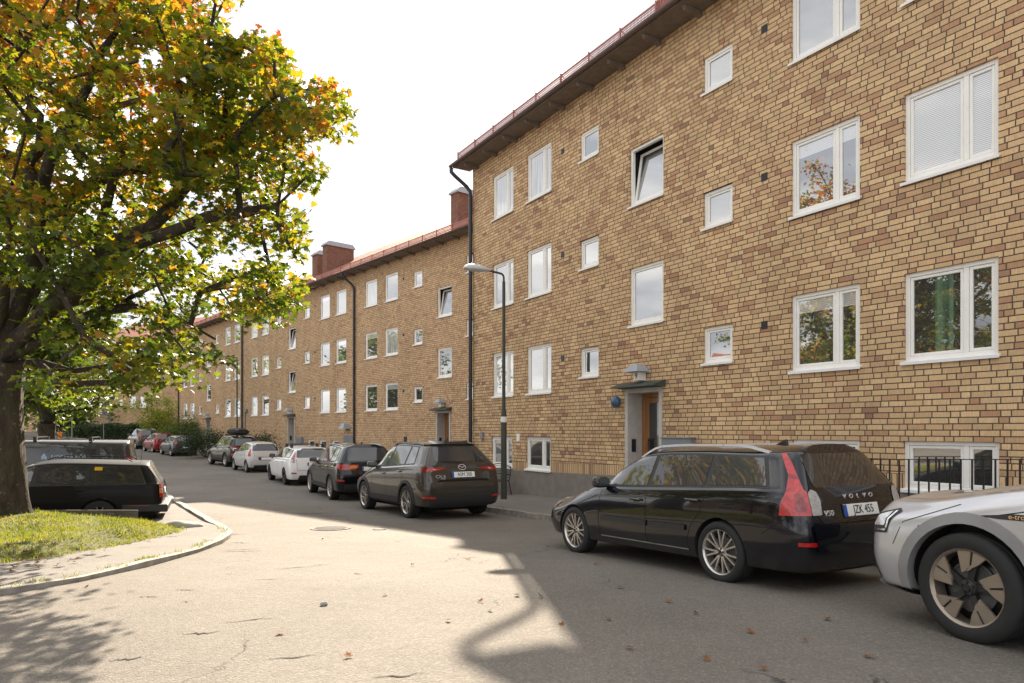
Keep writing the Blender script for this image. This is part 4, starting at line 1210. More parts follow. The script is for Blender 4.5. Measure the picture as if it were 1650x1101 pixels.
# ------------------------------------------------------------------ cars
def lerp_prof(prof, z):
    if z <= prof[0][0]: return prof[0][1]
    for (a, p), (b, q) in zip(prof, prof[1:]):
        if z <= b: return p+(q-p)*(z-a)/(b-a)
    return prof[-1][1]
def section(w, zb, zl, wg, wr, zr, zt):
    zm = zb+(zl-zb)*.55
    return [(0, zb), (w*.72, zb), (w*.955, zb+.05), (w*.995, zb+.19), (w*1.0, zm), (w*.985, zl-.09), (wg+.035, zl), (wg, zl+.035), (wr, zr), (wr*.62, zt-.006), (0, zt)]
class Car:
    def __init__(c, sp):
        c.sp = sp
        # stations -------------------------------------------------------
        st = sp['st']; rear = sp['rear']; front = sp['front']
        rings = []
        s0 = st[0][1:]
        for k, dx in sp.get('rnd', ((.80, 0), (.945, .045), (1.0, .20))):
            s = section(*s0); zmin = s[0][1]
            if 'rsec' in sp: s = section(*sp['rsec'])
            rings.append([(lerp_prof(rear, z)+dx+(.06 if i < 2 else 0), y*k, z) for i, (y, z) in enumerate(s)])
        for q in st: rings.append([(q[0], y, z) for y, z in section(*q[1:])])
        fs_ = sp['fsec']
        for k, dx in sp.get('frnd', ((1.0, .36), (.93, .12), (.70, 0))):
            rings.append([(lerp_prof(front, z)-dx-(.06 if i < 2 else 0), y*k, z) for i, (y, z) in enumerate(section(*fs_))])
        vs = []; n = 11; W = 2*n-2      # full ring: left 0..10 then right 9..1
        for r in rings:
            for i in range(n): vs.append((r[i][0], r[i][1], r[i][2]))
            for i in range(n-2, 0, -1): vs.append((r[i][0], -r[i][1], r[i][2]))
        fs = []
        for j in range(len(rings)-1):
            for i in range(W): fs.append((j*W+i, j*W+(i+1) % W, (j+1)*W+(i+1) % W, (j+1)*W+i))
        def cap(j):
            L = [j*W+i for i in range(n)]; Rr = [j*W+((W-i) % W) for i in range(n)]
            out = []
            for i in range(n-1):
                q = [L[i], L[i+1], Rr[i+1], Rr[i]]; u = []
                for a in q:
                    if a not in u: u.append(a)
                out.append(tuple(u))
            return out
        fs += cap(0); fs += cap(len(rings)-1)
        me = bpy.data.meshes.new('tmp'); me.from_pydata(vs, [], fs); fix(me, 60)
        cr = {2: .5, 5: .25, 6: .75, 7: .45, 8: .45}; NR = len(rings)
        at = me.attributes.new('crease_edge', 'FLOAT', 'EDGE')
        for e in me.edges:
            a, b = e.vertices; ja, ia = divmod(a, W); jb, ib = divmod(b, W)
            ia = min(ia, W-ia); ib = min(ib, W-ib)
            if ja != jb and ia == ib: at.data[e.index].value = cr.get(ia, 0)
            elif ja == jb and ja == 0 and ia >= 2 and ib >= 2: at.data[e.index].value = .65 if min(ia, ib) >= 8 else .3
            elif ja == jb and ja == NR-1: at.data[e.index].value = .25
        o = mkobj('tmp', me); m = o.modifiers.new('s', 'SUBSURF'); m.levels = 3; m.render_levels = 3
        dg = bpy.context.evaluated_depsgraph_get()
        me2 = bpy.data.meshes.new_from_object(o.evaluated_get(dg))
        bm = bmesh.new(); bm.from_mesh(me2); bm.normal_update(); c.bvh = BVHTree.FromBMesh(bm); bm.free()
        # wheel arches by boolean ---------------------------------------
        r = sp['r']; ra = r+sp.get('arch', .045); c.ra = ra; w = sp['w']
        mb = MB()
        for ax in (0, sp['wb']):
            for sg in (1, -1):
                mb.lathe([(0, sg*(w-.30)), (ra, sg*(w-.30)), (ra, sg*(w+.2)), (0, sg*(w+.2))], 48, 'y', M=Matrix.Translation((ax, 0, r)))
        cme = bpy.data.meshes.new('cut'); cme.from_pydata(mb.v, [], mb.f); bmc = bmesh.new(); bmc.from_mesh(cme)
        bmesh.ops.remove_doubles(bmc, verts=bmc.verts, dist=1e-5); bmesh.ops.recalc_face_normals(bmc, faces=bmc.faces); bmc.to_mesh(cme); bmc.free()
        co = mkobj('cut', cme)
        o.modifiers.clear(); o.data = me2
        b = o.modifiers.new('b', 'BOOLEAN'); b.operation = 'DIFFERENCE'; b.object = co; b.solver = 'EXACT'
        dg = bpy.context.evaluated_depsgraph_get()
        body = bpy.data.meshes.new_from_object(o.evaluated_get(dg)); body.name = 'body'
        bpy.data.objects.remove(o); bpy.data.objects.remove(co)
        body.materials.clear(); body.materials.append(sp['paint']); body.materials.append(M['plastic'])
        mi = []
        for p in body.polygons:
            cx, cy, cz = p.center; inn = False
            for ax in (0, sp['wb']):
                if math.hypot(cx-ax, cz-r) < ra+.003 and abs(cy) < w-.0 and abs(cy) > w-.32: inn = True
            if cz < sp.get('low', .0) or (abs(p.normal.z+1) < .2 and cz < .35): inn = True
            mi.append(1 if inn else 0)
        body.polygons.foreach_set('material_index', mi)
        body.polygons.foreach_set('use_smooth', [True]*len(body.polygons)); body.set_sharp_from_angle(angle=R(35))
        c.root = empty(sp['name'], sp['label'], sp['cat'], group='cars parked along the street')
        c.body = mkobj('body', body, c.root)
    def ray(c, axis, a, b):
        q = math.sqrt(.5)
        O, D = {'L': ((a, 3, b), (0,-1,0)), 'R': ((a, -3, b), (0,1,0)), 'B': ((-6, a, b), (1,0,0)), 'F': ((8, a, b), (-1,0,0)), 'T': ((a, b, 5), (0,0,-1)),
                'BL': ((a*q-5*q, a*q+5*q, b), (q,-q,0)), 'BR': ((a*q-5*q, -a*q-5*q, b), (q,q,0)),
                'FL': ((a*q+5*q, -a*q+5*q, b), (-q,-q,0)), 'FR': ((a*q+5*q, a*q-5*q, b), (-q,q,0))}[axis]
        h = c.bvh.ray_cast(Vector(O), Vector(D))
        return h[0], h[1]
    def poly(c, name, mat, axis, P, off=.004, rnd=0, parent=None, grid=.07, thick=.0, sharp=60):
        """outline P in the projection plane of axis, laid on the body surface"""
        if rnd: P = round_poly(P, rnd)
        bm = bmesh.new(); vs = [bm.verts.new((x, y, 0)) for x, y in P]
        try: bm.faces.new(vs)
        except Exception: pass
        x0, x1 = min(p[0] for p in P), max(p[0] for p in P); y0, y1 = min(p[1] for p in P), max(p[1] for p in P)
        for a, b, ax in ((x0, x1, 0), (y0, y1, 1)):
            k = int((b-a)/grid)+1
            for i in range(1, k):
                v = a+(b-a)*i/k
                co = (v, 0, 0) if ax == 0 else (0, v, 0); no = (1,0,0) if ax == 0 else (0,1,0)
                bmesh.ops.bisect_plane(bm, geom=list(bm.verts)+list(bm.edges)+list(bm.faces), plane_co=co, plane_no=no)
        bad = []; nsum = Vector((0,0,0))
        for v in bm.verts:
            h, nn = c.ray(axis, v.co.x, v.co.y)
            if h is None: bad.append(v); continue
            v.co = h+nn*off; nsum += nn
        if bad: bmesh.ops.delete(bm, geom=bad, context='VERTS')
        bmesh.ops.recalc_face_normals(bm, faces=bm.faces); bm.normal_update()
        fsum = Vector((0,0,0))
        for f in bm.faces: fsum += f.normal*f.calc_area()
        if fsum.dot(nsum) < 0: bmesh.ops.reverse_faces(bm, faces=bm.faces)
        if thick:
            bmesh.ops.solidify(bm, geom=list(bm.faces), thickness=-thick)
        me = bpy.data.meshes.new(name); bm.to_mesh(me); bm.free(); me.materials.append(mat)
        me.polygons.foreach_set('use_smooth', [True]*len(me.polygons)); me.set_sharp_from_angle(angle=R(sharp))
        return mkobj(name, me, parent or c.root)
    def line(c, name, mat, axis, P, w=.006, off=.0015, parent=None, closed=False, thick=0):
        Q = []
        if closed: P = list(P)+[P[0]]
        for a, b in zip(P, P[1:]):
            a = Vector(a); b = Vector(b); n = max(1, int((b-a).length/.05))
            Q += [a.lerp(b, i/n) for i in range(n)]
        Q.append(Vector(P[-1]))
        vs = []; fs = []; ok = []
        for i, p in enumerate(Q):
            t = (Q[min(i+1, len(Q)-1)]-Q[max(i-1, 0)]).normalized(); n = Vector((-t.y, t.x))*w/2
            for s in (1, -1):
                h, nn = c.ray(axis, p.x+n.x*s, p.y+n.y*s)
                if h is None: h = Vector((0,0,-5)); ok.append(i)
                else: h = h+nn*off
                vs.append(h)
        for i in range(len(Q)-1):
            if i in ok or i+1 in ok: continue
            if (vs[2*i]-vs[2*i+2]).length > .3: continue
            fs.append((2*i, 2*i+1, 2*i+3, 2*i+2))
        if not fs: return
        mb = MB(); mb.add(vs, fs)
        if thick:
            n0 = len(vs)
        ob = mb.build(name, mat, parent or c.root, smooth=60); me = ob.data; fs_ = Vector((0,0,0))
        for p in me.polygons: fs_ += p.normal*p.area
        h, nn = c.ray(axis, Q[len(Q)//2].x, Q[len(Q)//2].y)
        if nn is not None and fs_.dot(nn) < 0: me.flip_normals()
        return ob
    def both(c, fn, *a, **k):
        for s in ('L', 'R'): fn(s, *a, **k)
def round_poly(P, r, n=4):
    out = []; N = len(P)
    for i in range(N):
        p = Vector(P[i]); a = Vector(P[i-1]); b = Vector(P[(i+1) % N])
        la, lb = (a-p).length, (b-p).length; rr = min(r, la*.45, lb*.45)
        u = p+(a-p).normalized()*rr; v = p+(b-p).normalized()*rr
        for k in range(n+1):
            t = k/n; q = u.lerp(p, t).lerp(p.lerp(v, t), t); out.append((q.x, q.y))
    return out
def make_rim(style, r, col, col2):
    """rim meshes in wheel coordinates: axle along y, outer face towards +y; r = rim radius"""
    mb = MB()
    mb.lathe([(r*.93,-.10),(r*.93,.005),(r*.97,.022),(r*1.0,.028),(r*1.02,.018),(r*1.02,-.02)], 40, 'y', m=0)
    mb.lathe([(0,-.06),(r*.66,-.06),(r*.66,-.05),(r*.62,-.045)], 28, 'y', m=2)   # dark iron brake disc behind the spokes
    mb.lathe([(r*.64,-.075),(r*.93,-.11)], 28, 'y', m=1)
    mb.lathe([(0,.012),(r*.10,.012),(r*.12,.006),(r*.20,.0),(r*.24,-.02)], 24, 'y', m=(1 if style == 'blade' else 0))
    mb.lathe([(0,.018),(r*.085,.018),(r*.09,.01)], 20, 'y', m=1)
    def spoke(a, w0, w1, r0=.16, r1=.95, y0=.0, y1=.014, m=0, th=.03, skew=0):
        ca, sa = math.cos(a), math.sin(a); vs = []
        for rr, w, yy, sk in ((r0, w0, y0, 0), ((r0+r1)/2, (w0*.6+w1*.4)*.92, (y0+y1)/2+.003, skew*.4), (r1, w1, y1, skew)):
            for sgn, dy in ((1, 0), (-1, 0), (-1, -th), (1, -th)):
                x = rr*r; z = sgn*w*r/2+sk*r
                vs.append((x*ca-z*sa, yy+dy-(0 if dy == 0 else 0), x*sa+z*ca))
        fs = []
        for i in (0, 4):
            for k in range(4): fs.append((i+k, i+(k+1) % 4, i+4+(k+1) % 4, i+4+k))
        mb.add(vs, fs, m)
    if style == 'multi':      # fourteen slim spokes in pairs
        for i in range(7):
            a = 2*PI*i/7+.2
            spoke(a-.09, .085, .075, skew=-.10); spoke(a+.09, .085, .075, skew=.10)
    elif style == 'blade':
        for i in range(5):
            a = 2*PI*i/5+R(100)
            spoke(a, .16, .26, .14, .93, -.012, -.002, 1, .03, .10)
            # bright machined wedge with a slot, pinwheel shaped
            def wedge(pts, y, m):
                vs = []
                for rr, t in pts:
                    vs.append((rr*r*math.cos(a+t), y, rr*r*math.sin(a+t)))
                n = len(vs); vs2 = [(v[0], v[1]-.018, v[2]) for v in vs]
                mb.add(vs+vs2, [tuple(range(n)), tuple(range(n, 2*n))[::-1]]+[(k, (k+1) % n, (k+1) % n+n, k+n) for k in range(n)], m)
            wedge([(.40,-.50),(.95,-.42),(.95,-.22),(.95,-.04),(.58,-.03),(.44,-.18)], .012, 0)
            wedge([(.52,.06),(.95,.03),(.95,.22),(.95,.40),(.70,.30)], .012, 0)
            wedge([(.42,-.16),(.60,-.03),(.60,.05),(.50,.07)], .011, 0)
    elif style == 'split5':
        for i in range(5):
            a = 2*PI*i/5+PI/2
            spoke(a-.05, .10, .075, .12, .95, skew=-.16); spoke(a+.05, .10, .075, .12, .95, skew=.16)
            spoke(a, .2, .06, .12, .45, -.008, -.004, 1)
    elif style == 'ten':
        for i in range(10): spoke(2*PI*i/10, .11, .10)
    elif style == 'five':
        for i in range(5): spoke(2*PI*i/5+.3, .22, .20)
    elif style == 'disc':
        mb.lathe([(r*.2,.01),(r*.5,.016),(r*.88,.004)], 32, 'y', m=0)
        for i in range(12):
            a = 2*PI*i/12; mb.box(-.012, .012, .012, .017, -.02, .02, 1, Matrix.Rotation(a, 4, 'Y') @ Matrix.Translation((r*.68, 0, 0)))
    for i in range(5):
        a = 2*PI*i/5+.3; mb.lathe([(0,.014),(.009,.014),(.010,.0)], 8, 'y', m=1, M=Matrix.Translation((r*.155*math.cos(a), 0, r*.155*math.sin(a))))
    me = bpy.data.meshes.new('rim'); me.from_pydata(mb.v, [], mb.f)
    for m in (col, col2, M['iron']): me.materials.append(m)
    me.polygons.foreach_set('material_index', mb.m); fix(me, 30); return me
def make_tyre(r, rr, tw):
    mb = MB(); h = tw/2
    prof = [(rr*.98,-h+.01),(rr*1.02,-h),(r*.86,-h-.008),(r*.96,-h+.004),(r*.992,-h+.022),(r,-h+.04)]
    for g in (-.5, 0, .5): prof += [(r, h*g-.012), (r-.008, h*g-.006), (r-.008, h*g+.006), (r, h*g+.012)]
    prof += [(r, h-.04),(r*.992,h-.022),(r*.96,h-.004),(r*.86,h+.008),(rr*1.02,h),(rr*.98,h-.01)]
    mb.lathe(prof, 48, 'y')
    me = bpy.data.meshes.new('wheel'); me.from_pydata(mb.v, [], mb.f); me.materials.append(M['rubber']); fix(me, 40); return me
def build_car(sp):
    c = Car(sp); st = sp['st']; w = sp['w']; root = c.root; r = sp['r']
    xs = [s[0] for s in st]
    def at_(x, k): 
        if x <= xs[0]: return st[0][k]
        for a, b in zip(st, st[1:]):
            if x <= b[0]: t = (x-a[0])/(b[0]-a[0]); return a[k]+(b[k]-a[k])*t
        return st[-1][k]
    zbelt = lambda x: at_(x, 3)+sp.get('beltup', .05); zedge = lambda x: at_(x, 6)-sp.get('rooftrim', .045)
    def side_poly(x0b, x0t, x1b, x1t, mg=0):
        n = 14
        bot = [(x0b+(x1b-x0b)*i/n, zbelt(x0b+(x1b-x0b)*i/n)-mg) for i in range(n+1)]
        top = [(x1t+(x0t-x1t)*i/n, max(zedge(x1t+(x0t-x1t)*i/n)+mg, zbelt(x1t+(x0t-x1t)*i/n)+.005)) for i in range(n+1)]
        return bot+top
    wins = sp['win']
    for s in 'LR':
        a, b = wins[0], wins[-1]
        c.poly('window_surround', M['plastic'], s, side_poly(a[0]-.04, a[1]-.03, b[2]+.05, b[3]+.03, .022), .0025)
        for q in wins:
            c.poly('side_window', M['carglass'] if q is wins[-1] else M['carglass_rear'], s, side_poly(*q), .006)
        if sp.get('chromebelt'): c.line('belt_trim', M['chrome'], s, [(a[0]-.02, zbelt(a[0])-.02)]+[(x, zbelt(x)-.02) for x in np.linspace(a[0], b[2]+.04, 12)], .014, .008)
        # doors
        for P in sp['seams']: c.line('panel_gap', M['seam'], s, P, .008, .0015)
        for hx, hz in sp['handles']:
            h, nn = c.ray(s, hx, hz)
            sg = 1 if s == 'L' else -1
            mb = MB(); mb.box(-.10, .10, -.012 if sg > 0 else -.030, .030 if sg > 0 else .012, -.013, .013)
            ho = mb.build('door_handle', sp['paint'], root, bevel=.007, loc=h+Vector((0, .006*sg, 0))); ho.rotation_euler = (0, R(-2), 0)
            c.poly('handle_recess', M['seam'], s, [(hx-.07,hz-.028),(hx+.05,hz-.028),(hx+.05,hz-.006),(hx-.07,hz-.006)], .0018, .01)
        # mirror
        mx, mz = sp['mirror']; h, nn = c.ray(s, mx, mz); sg = 1 if s == 'L' else -1
        bm = bmesh.new(); bmesh.ops.create_uvsphere(bm, u_segments=18, v_segments=12, radius=1)
        for v in bm.verts:
            x, y, z = v.co; e = lambda t, p: math.copysign(abs(t)**p, t)
            v.co = Vector((e(x, .75)*.075*(1-.15*z), e(y, .6)*.115, e(z, .65)*.075))+Vector((0, sg*.15, .02))
        me = bpy.data.meshes.new('door_mirror'); bm.to_mesh(me); bm.free(); me.materials.append(sp.get('mirpaint', sp['paint'])); me.polygons.foreach_set('use_smooth', [True]*len(me.polygons))
        mo = mkobj('door_mirror', me, root, h)
        mb = MB(); mb.tube([(0,-.03*sg,-.05),(0,.07*sg,-.03)], .022, 8); mb.build('mirror_stalk', M['plastic'], mo, smooth=40)
        mb = MB(); mb.box(-.081, -.074, (.07 if sg > 0 else -.23), (.23 if sg > 0 else -.07), -.03, .065); mb.build('mirror_glass', M['carglass'], mo)
        if sp.get('mouldings'):
            for P in sp['mouldings']: c.poly('side_moulding', M['plastic'] if sp.get('mouldblack', 1) else sp['paint'], s, P, .012, .015, thick=.012, sharp=30)
        if sp.get('sillline'): c.line('sill_trim', M['chrome'], s, sp['sillline'], .014, .006)
        if sp.get('cladding'):
            cm = sp.get('cladmat', M['plastic']); cw = sp['cladding']
            for ax in (0, sp['wb']):
                a0, a1 = (-28, 208)
                Ro, Ri = c.ra+cw, c.ra-.004; N = 26
                Q = [(ax+Ro*math.cos(R(a0+(a1-a0)*i/N)), r+Ro*math.sin(R(a0+(a1-a0)*i/N))) for i in range(N+1)]
                I = [(ax+Ri*math.cos(R(a0+(a1-a0)*i/N)), r+Ri*math.sin(R(a0+(a1-a0)*i/N))) for i in range(N+1)][::-1]
                zb = at_(ax, 2)+.03
                Q = [(x, max(z, zb)) for x, z in Q]; I = [(x, max(z, zb)) for x, z in I]
                c.arch_ring('arch_cladding', cm, s, Q, I[::-1], .012)
            c.poly('sill_cladding', cm, s, [(c.ra+cw*.5, at_(1, 2)+.035), (sp['wb']-c.ra-cw*.5, at_(1, 2)+.035), (sp['wb']-c.ra-cw*.6, at_(1, 2)+.19), (c.ra+cw*.6, at_(1, 2)+.19)], .012, thick=.01, sharp=30)
    # windscreen, rear window
    c.poly('windscreen', M['carglass'], 'T', sp['screen'], .004, .04)
    c.poly('rear_window', M['carglass_rear'], 'B', sp['rearwin'], .005, sp.get('rearrnd', .06))
    for nm, mat, ax, P, off, rn in sp.get('polys', []):
        if ax in ('B', 'T', 'F') or len(ax) == 2 and ax[0] == '=':
            c.poly(nm, mat, ax.strip('='), P, off, rn)
        elif ax == 'D': c.poly(nm, mat, 'BL', P, off, rn); c.poly(nm, mat, 'BR', P, off, rn)
        elif ax == 'N': c.poly(nm, mat, 'FL', P, off, rn); c.poly(nm, mat, 'FR', P, off, rn)
        elif ax == 'S': c.poly(nm, mat, 'L', P, off, rn); c.poly(nm, mat, 'R', P, off, rn)
        elif ax == 'M': c.poly(nm, mat, 'B', P, off, rn); c.poly(nm, mat, 'B', [(-a, b) for a, b in P], off, rn)
        elif ax == 'MF': c.poly(nm, mat, 'F', P, off, rn); c.poly(nm, mat, 'F', [(-a, b) for a, b in P], off, rn)
    for nm, mat, ax, P, wd in sp.get('lines', []):
        if ax == 'M':
            c.line(nm, mat, 'B', P, wd); c.line(nm, mat, 'B', [(-a, b) for a, b in P], wd)
        elif ax == 'N': c.line(nm, mat, 'FL', P, wd); c.line(nm, mat, 'FR', P, wd)
        elif ax == 'S': c.line(nm, mat, 'L', P, wd); c.line(nm, mat, 'R', P, wd)
        else: c.line(nm, mat, ax, P, wd)
    # plate
    if 'plate' in sp:
        txt, pz, py = sp['plate']; h, nn = c.ray('B', py, pz)
        tilt = math.atan2(nn.z, -nn.x)
        mb = MB(); mb.box(-.006, .0, -.262, .262, -.058, .058)
        po = mb.build('number_plate', M['plate'], root, bevel=.003, loc=h+nn*.012); po.rotation_euler = (0, tilt, 0)
        mb = MB(); mb.box(-.0085, -.004, .218, .2625, -.0555, .0555); mb.build('plate_band', M['plateblue'], po)
        mb = MB(); mb.box(-.002, .004, -.27, .27, -.066, .066); mb.build('plate_holder', M['plastic'], po)
        if txt: text_obj('plate_lettering', txt, .112, M['ink'], po, (-.0085, -.028, 0), (R(90), 0, R(-90)), .001, .82)
    for s, size, py, pz, mat, sx in sp.get('texts', []):
        h, nn = c.ray('B', py, pz); tilt = math.atan2(nn.z, -nn.x); yaw = math.atan2(nn.y, -nn.x)
        text_obj('lettering', s, size, mat, root, h+nn*.009, (R(90)-0, 0, R(-90)), .005, sx)
        ob = bpy.data.objects[-1] if False else None
    # wheels
    rr = sp['rr']; tw = sp.get('tw', .215)
    tm = make_tyre(r, rr, tw); rm = make_rim(sp['rim'], rr, sp.get('rimcol', M['alloy']), sp.get('rimcol2', M['alloydark']))
    for ax in (0, sp['wb']):
        for sg in (1, -1):
            wo = mkobj('wheel', tm, root, (ax, sg*(w-tw/2-.012), r)); rot = 0 if sg > 0 else PI
            st_ = R(sp.get('steer', 0)) if ax else 0
            wo.rotation_euler = (0, 0, rot+st_)
            ri = mkobj('rim', rm, wo, (0, tw/2-.028, 0)); ri.rotation_euler = (0, random.random()*6 if 'rimrot' not in sp else sp['rimrot'], 0)
    # underbody
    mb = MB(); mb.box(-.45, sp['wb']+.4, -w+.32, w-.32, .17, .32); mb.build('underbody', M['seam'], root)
    # rails
    if sp.get('rails'):
        x0, x1, lift, mat = sp['rails']
        for s in (1, -1):
            pts = []; N = 16
            for i in range(N+1):
                x = x0+(x1-x0)*i/N; yy = s*(at_(x, 5)*.93)
                h, nn = c.ray('T', x, yy)
                e = min(1, min(i, N-i)/2.5); pts.append(Vector((x, yy, (h.z if h else 1.4)+lift*(e if lift > .02 else 1)-.004)))
            mb = MB(); prev = None
            N2 = len(pts)
            # flat-topped rail
            vs = []; fs = []
            for p in pts:
                for dy, dz in ((.022,-.012),(.018,.014),(-.018,.014),(-.022,-.012)): vs.append((p.x, p.y+dy, p.z+dz))
            for i in range(N2-1):
                for k in range(4): fs.append((i*4+k, i*4+(k+1) % 4, (i+1)*4+(k+1) % 4, (i+1)*4+k))
            fs += [(0,1,2,3), tuple((N2-1)*4+k for k in range(4))]
            mb.add(vs, fs); mb.build('roof_rail', mat, root, smooth=40, bevel=0)
    if sp.get('fin'):
        fx = sp['fin']; h, nn = c.ray('T', fx, 0)
        mb = MB(); mb.prism([(-.07,-.01),(.11,-.01),(.02,.035),(-.05,.06)], -.018, .018, 'y'); mb.build('roof_antenna', M['plastic'], root, bevel=.008, loc=h)
    if sp.get('mast'):
        fx = sp['mast']; h, nn = c.ray('T', fx, 0)
        mb = MB(); mb.tube([(0,0,-.01),(-.10,0,.22)], .006, 6); mb.build('roof_antenna', M['plastic'], root, loc=h)
    for py, pz, rad in sp.get('exhaust', []):
        for s in ((1, -1) if not sp.get('exh1') else (1,)):
            x0 = lerp_prof(sp['rear'], pz)
            mb = MB(); mb.lathe([(rad,-.01),(rad,.16),(rad*.85,.16),(rad*.85,-.008)], 20, 'x', M=Matrix.Translation((x0-.0, s*py, pz))); mb.build('exhaust_pipe', M['chrome'], root, smooth=50)
    if sp.get('wiper'):
        a, b = sp['wiper']; h1, _ = c.ray('B', *a); h2, _ = c.ray('B', *b)
        mb = MB(); mb.tube([h1+Vector((-.03,0,0)), h1.lerp(h2, .5)+Vector((-.035,0,.01)), h2+Vector((-.02,0,0))], [.014,.009,.006], 6); mb.build('rear_wiper', M['plastic'], root)
    return c
def arch_ring(c, name, mat, s, Q, I, off):
    vs = []; fs = []; n = len(Q); sg = 1 if s == 'L' else -1
    for q, i in zip(Q, I):
        hq, nq = c.ray(s, *q); hi, ni = c.ray(s, *i)
        if hq is None: hq = Vector((q[0], sg*c.sp['w']*.97, q[1]))
        if hi is None: hi = Vector((i[0], hq.y, i[1]))
        y = hq.y
        vs += [(q[0], y+sg*.001, q[1]), (q[0], y+sg*off, q[1]+0), (i[0], max(abs(hi.y), abs(y))*sg+sg*off, i[1]), (i[0], y-sg*.06, i[1])]
    for k in range(n-1):
        for j in range(3): fs.append((k*4+j, k*4+j+1, k*4+4+j+1, k*4+4+j))
    mb = MB(); mb.add(vs, fs); return mb.build(name, mat, c.root, smooth=35)
Car.arch_ring = arch_ring
def place(c, X, Y, th, ymul=1):
    """put the left rear wheel's contact point at X, Y; th degrees to the left of straight ahead"""
    w = c.sp['w']; wb = c.sp['wb']; a = R(th)
    f = Vector((-math.sin(a), math.cos(a), 0)); l = Vector((-math.cos(a), -math.sin(a), 0))
    p = Vector((X, Y, 0))-l*(w-.03)
    def g(q): return gz(q.x, q.y)
    zr = (g(p+l*w*.8)+g(p-l*w*.8))/2; zf = (g(p+f*wb+l*w*.8)+g(p+f*wb-l*w*.8))/2
    pitch = math.atan2(zf-zr, wb)
    c.root.location = (p.x, p.y, zr); c.root.rotation_mode = 'XYZ'
    Mx = Matrix.Rotation(math.atan2(f.y, f.x), 4, 'Z') @ Matrix.Rotation(-pitch, 4, 'Y')
    c.root.rotation_euler = Mx.to_euler()
def gen(wb, ro, fo, w, H, zb, br, bf, zc, zn, xc, xh, xr, wgf=.905, wrf=.70, rtop=.36, rz=None, drop=.03, **k):
    l = lambda a, b, t: a+(b-a)*t
    st = [(xr, w, zb, br, w*wgf, w*wrf*.97, H-.085-drop, H-drop),
          (l(xr, xh, .4), w, zb, l(br, bf, .4), w*wgf, w*wrf, H-.07, H-.004),
          (l(xr, xh, .75), w, zb, l(br, bf, .75), w*wgf, w*wrf, H-.065, H),
          (xh, w, zb, bf, w*wgf, w*wrf, H-.085, H-.022),
          (l(xh, xc, .55), w, zb, bf-.005, w*wgf, w*(wrf+.09), l(H-.085, zc-.035, .50), l(H-.022, zc, .47)),
          (xc, w, zb, zc-.085, w*.885, w*.68, zc-.038, zc),
          (l(xc, wb+.2, .6), w, zb, l(zc, zn, .35)-.10, w*.87, w*.64, l(zc, zn, .35)-.045, l(zc, zn, .3)),
          (wb+.22, w*.995, zb, l(zc, zn, .7)-.11, w*.85, w*.62, l(zc, zn, .7)-.045, l(zc, zn, .65))]
    fsec = (w*.985, zb+.02, zn-.10, w*.80, w*.58, zn-.03, zn)
    rear = [(zb, -ro+.09), (zb+.19, -ro+.015), (zb+(br-zb)*.55, -ro), (br-.09, -ro+.055), (br, -ro+.075), (br+.035, -ro+.085), (H-.1, -ro+rtop*.9), (H, -ro+rtop)]
    if rz: rear = rz
    nx = wb+fo
    front = [(zb, nx-.10), (zb+.2, nx-.01), (zb+(zn-zb)*.6, nx), (zn-.10, nx-.05), (zn, nx-.13)]
    sp = dict(wb=wb, w=w, st=st, fsec=fsec, rear=rear, front=front, cat='car', name='parked_car')
    ft = k.pop('ftop', xh-.02)
    xb = k.pop('xb', wb*.43); d1 = k.pop('xd1', wb-.60)
    sp['seams'] = [[(d1, zb+.13), (d1+.02, zb+.35), (d1-.01, bf-.02)], [(xb, zb+.11), (xb, bf-.0)], [(.43, zb+.12), (.47, zb+.2), (.40, .55), (.26, .72), (.16, br-.02)], [(d1, zb+.13), (.43, zb+.12)],
                   [(wb+.36, zn-.22),(d1+.05, bf-.09)]]
    sp['handles'] = [(xb+.17, bf-.11), (.36, br-.12)]
    sp['mirror'] = (xc-.23, bf+.06)
    sp['screen'] = [(xh+.03, -w*wrf*.88), (xc-.05, -w*.70), (xc-.01, -w*.4), (xc+.0, 0), (xc-.01, w*.4), (xc-.05, w*.70), (xh+.03, w*wrf*.88), (xh+.06, 0)]
    sp['win'] = [(k.get('q0', -.42), k.get('q0t', -.30), .18, .20), (.26, .27, xb-.02, xb-.03), (xb+.05, xb+.04, xc-.20, xc-.20)]
    for kk in ('q0', 'q0t'): k.pop(kk, None)
    sp.update(k); return sp
PB = paint('black_paint', (.006,.0065,.010), rough=.2)
PBB = paint('black_paint_old', (.006,.006,.006), rough=.5, coat=.12)
PBR = paint('bronze_paint', (.052,.045,.038), .35, .3, .3)
PG = paint('dark_green_paint', (.012,.015,.010), .1, .2, .3)
PS = paint('silver_paint', (.62,.62,.62), .35, .15, .35)
PW = paint('white_car_paint', (.84,.83,.82), 0, .02, .35)
PDG = paint('dark_grey_paint', (.055,.058,.062), .4, .2, .3)
PR = paint('red_paint', (.30,.018,.02), .1, .1, .3)
PGR = paint('taupe_paint', (.11,.095,.09), .4, .2, .3)
PA = paint('light_silver_paint', (.56,.56,.58), .5, .15, .3)
PVAN = paint('van_paint', (.035,.025,.022), .2, .1, .35)
M['cladgrey'] = simple('grey_arch_trim', (.25,.245,.245), .5, .05, 8)
random.seed(77)
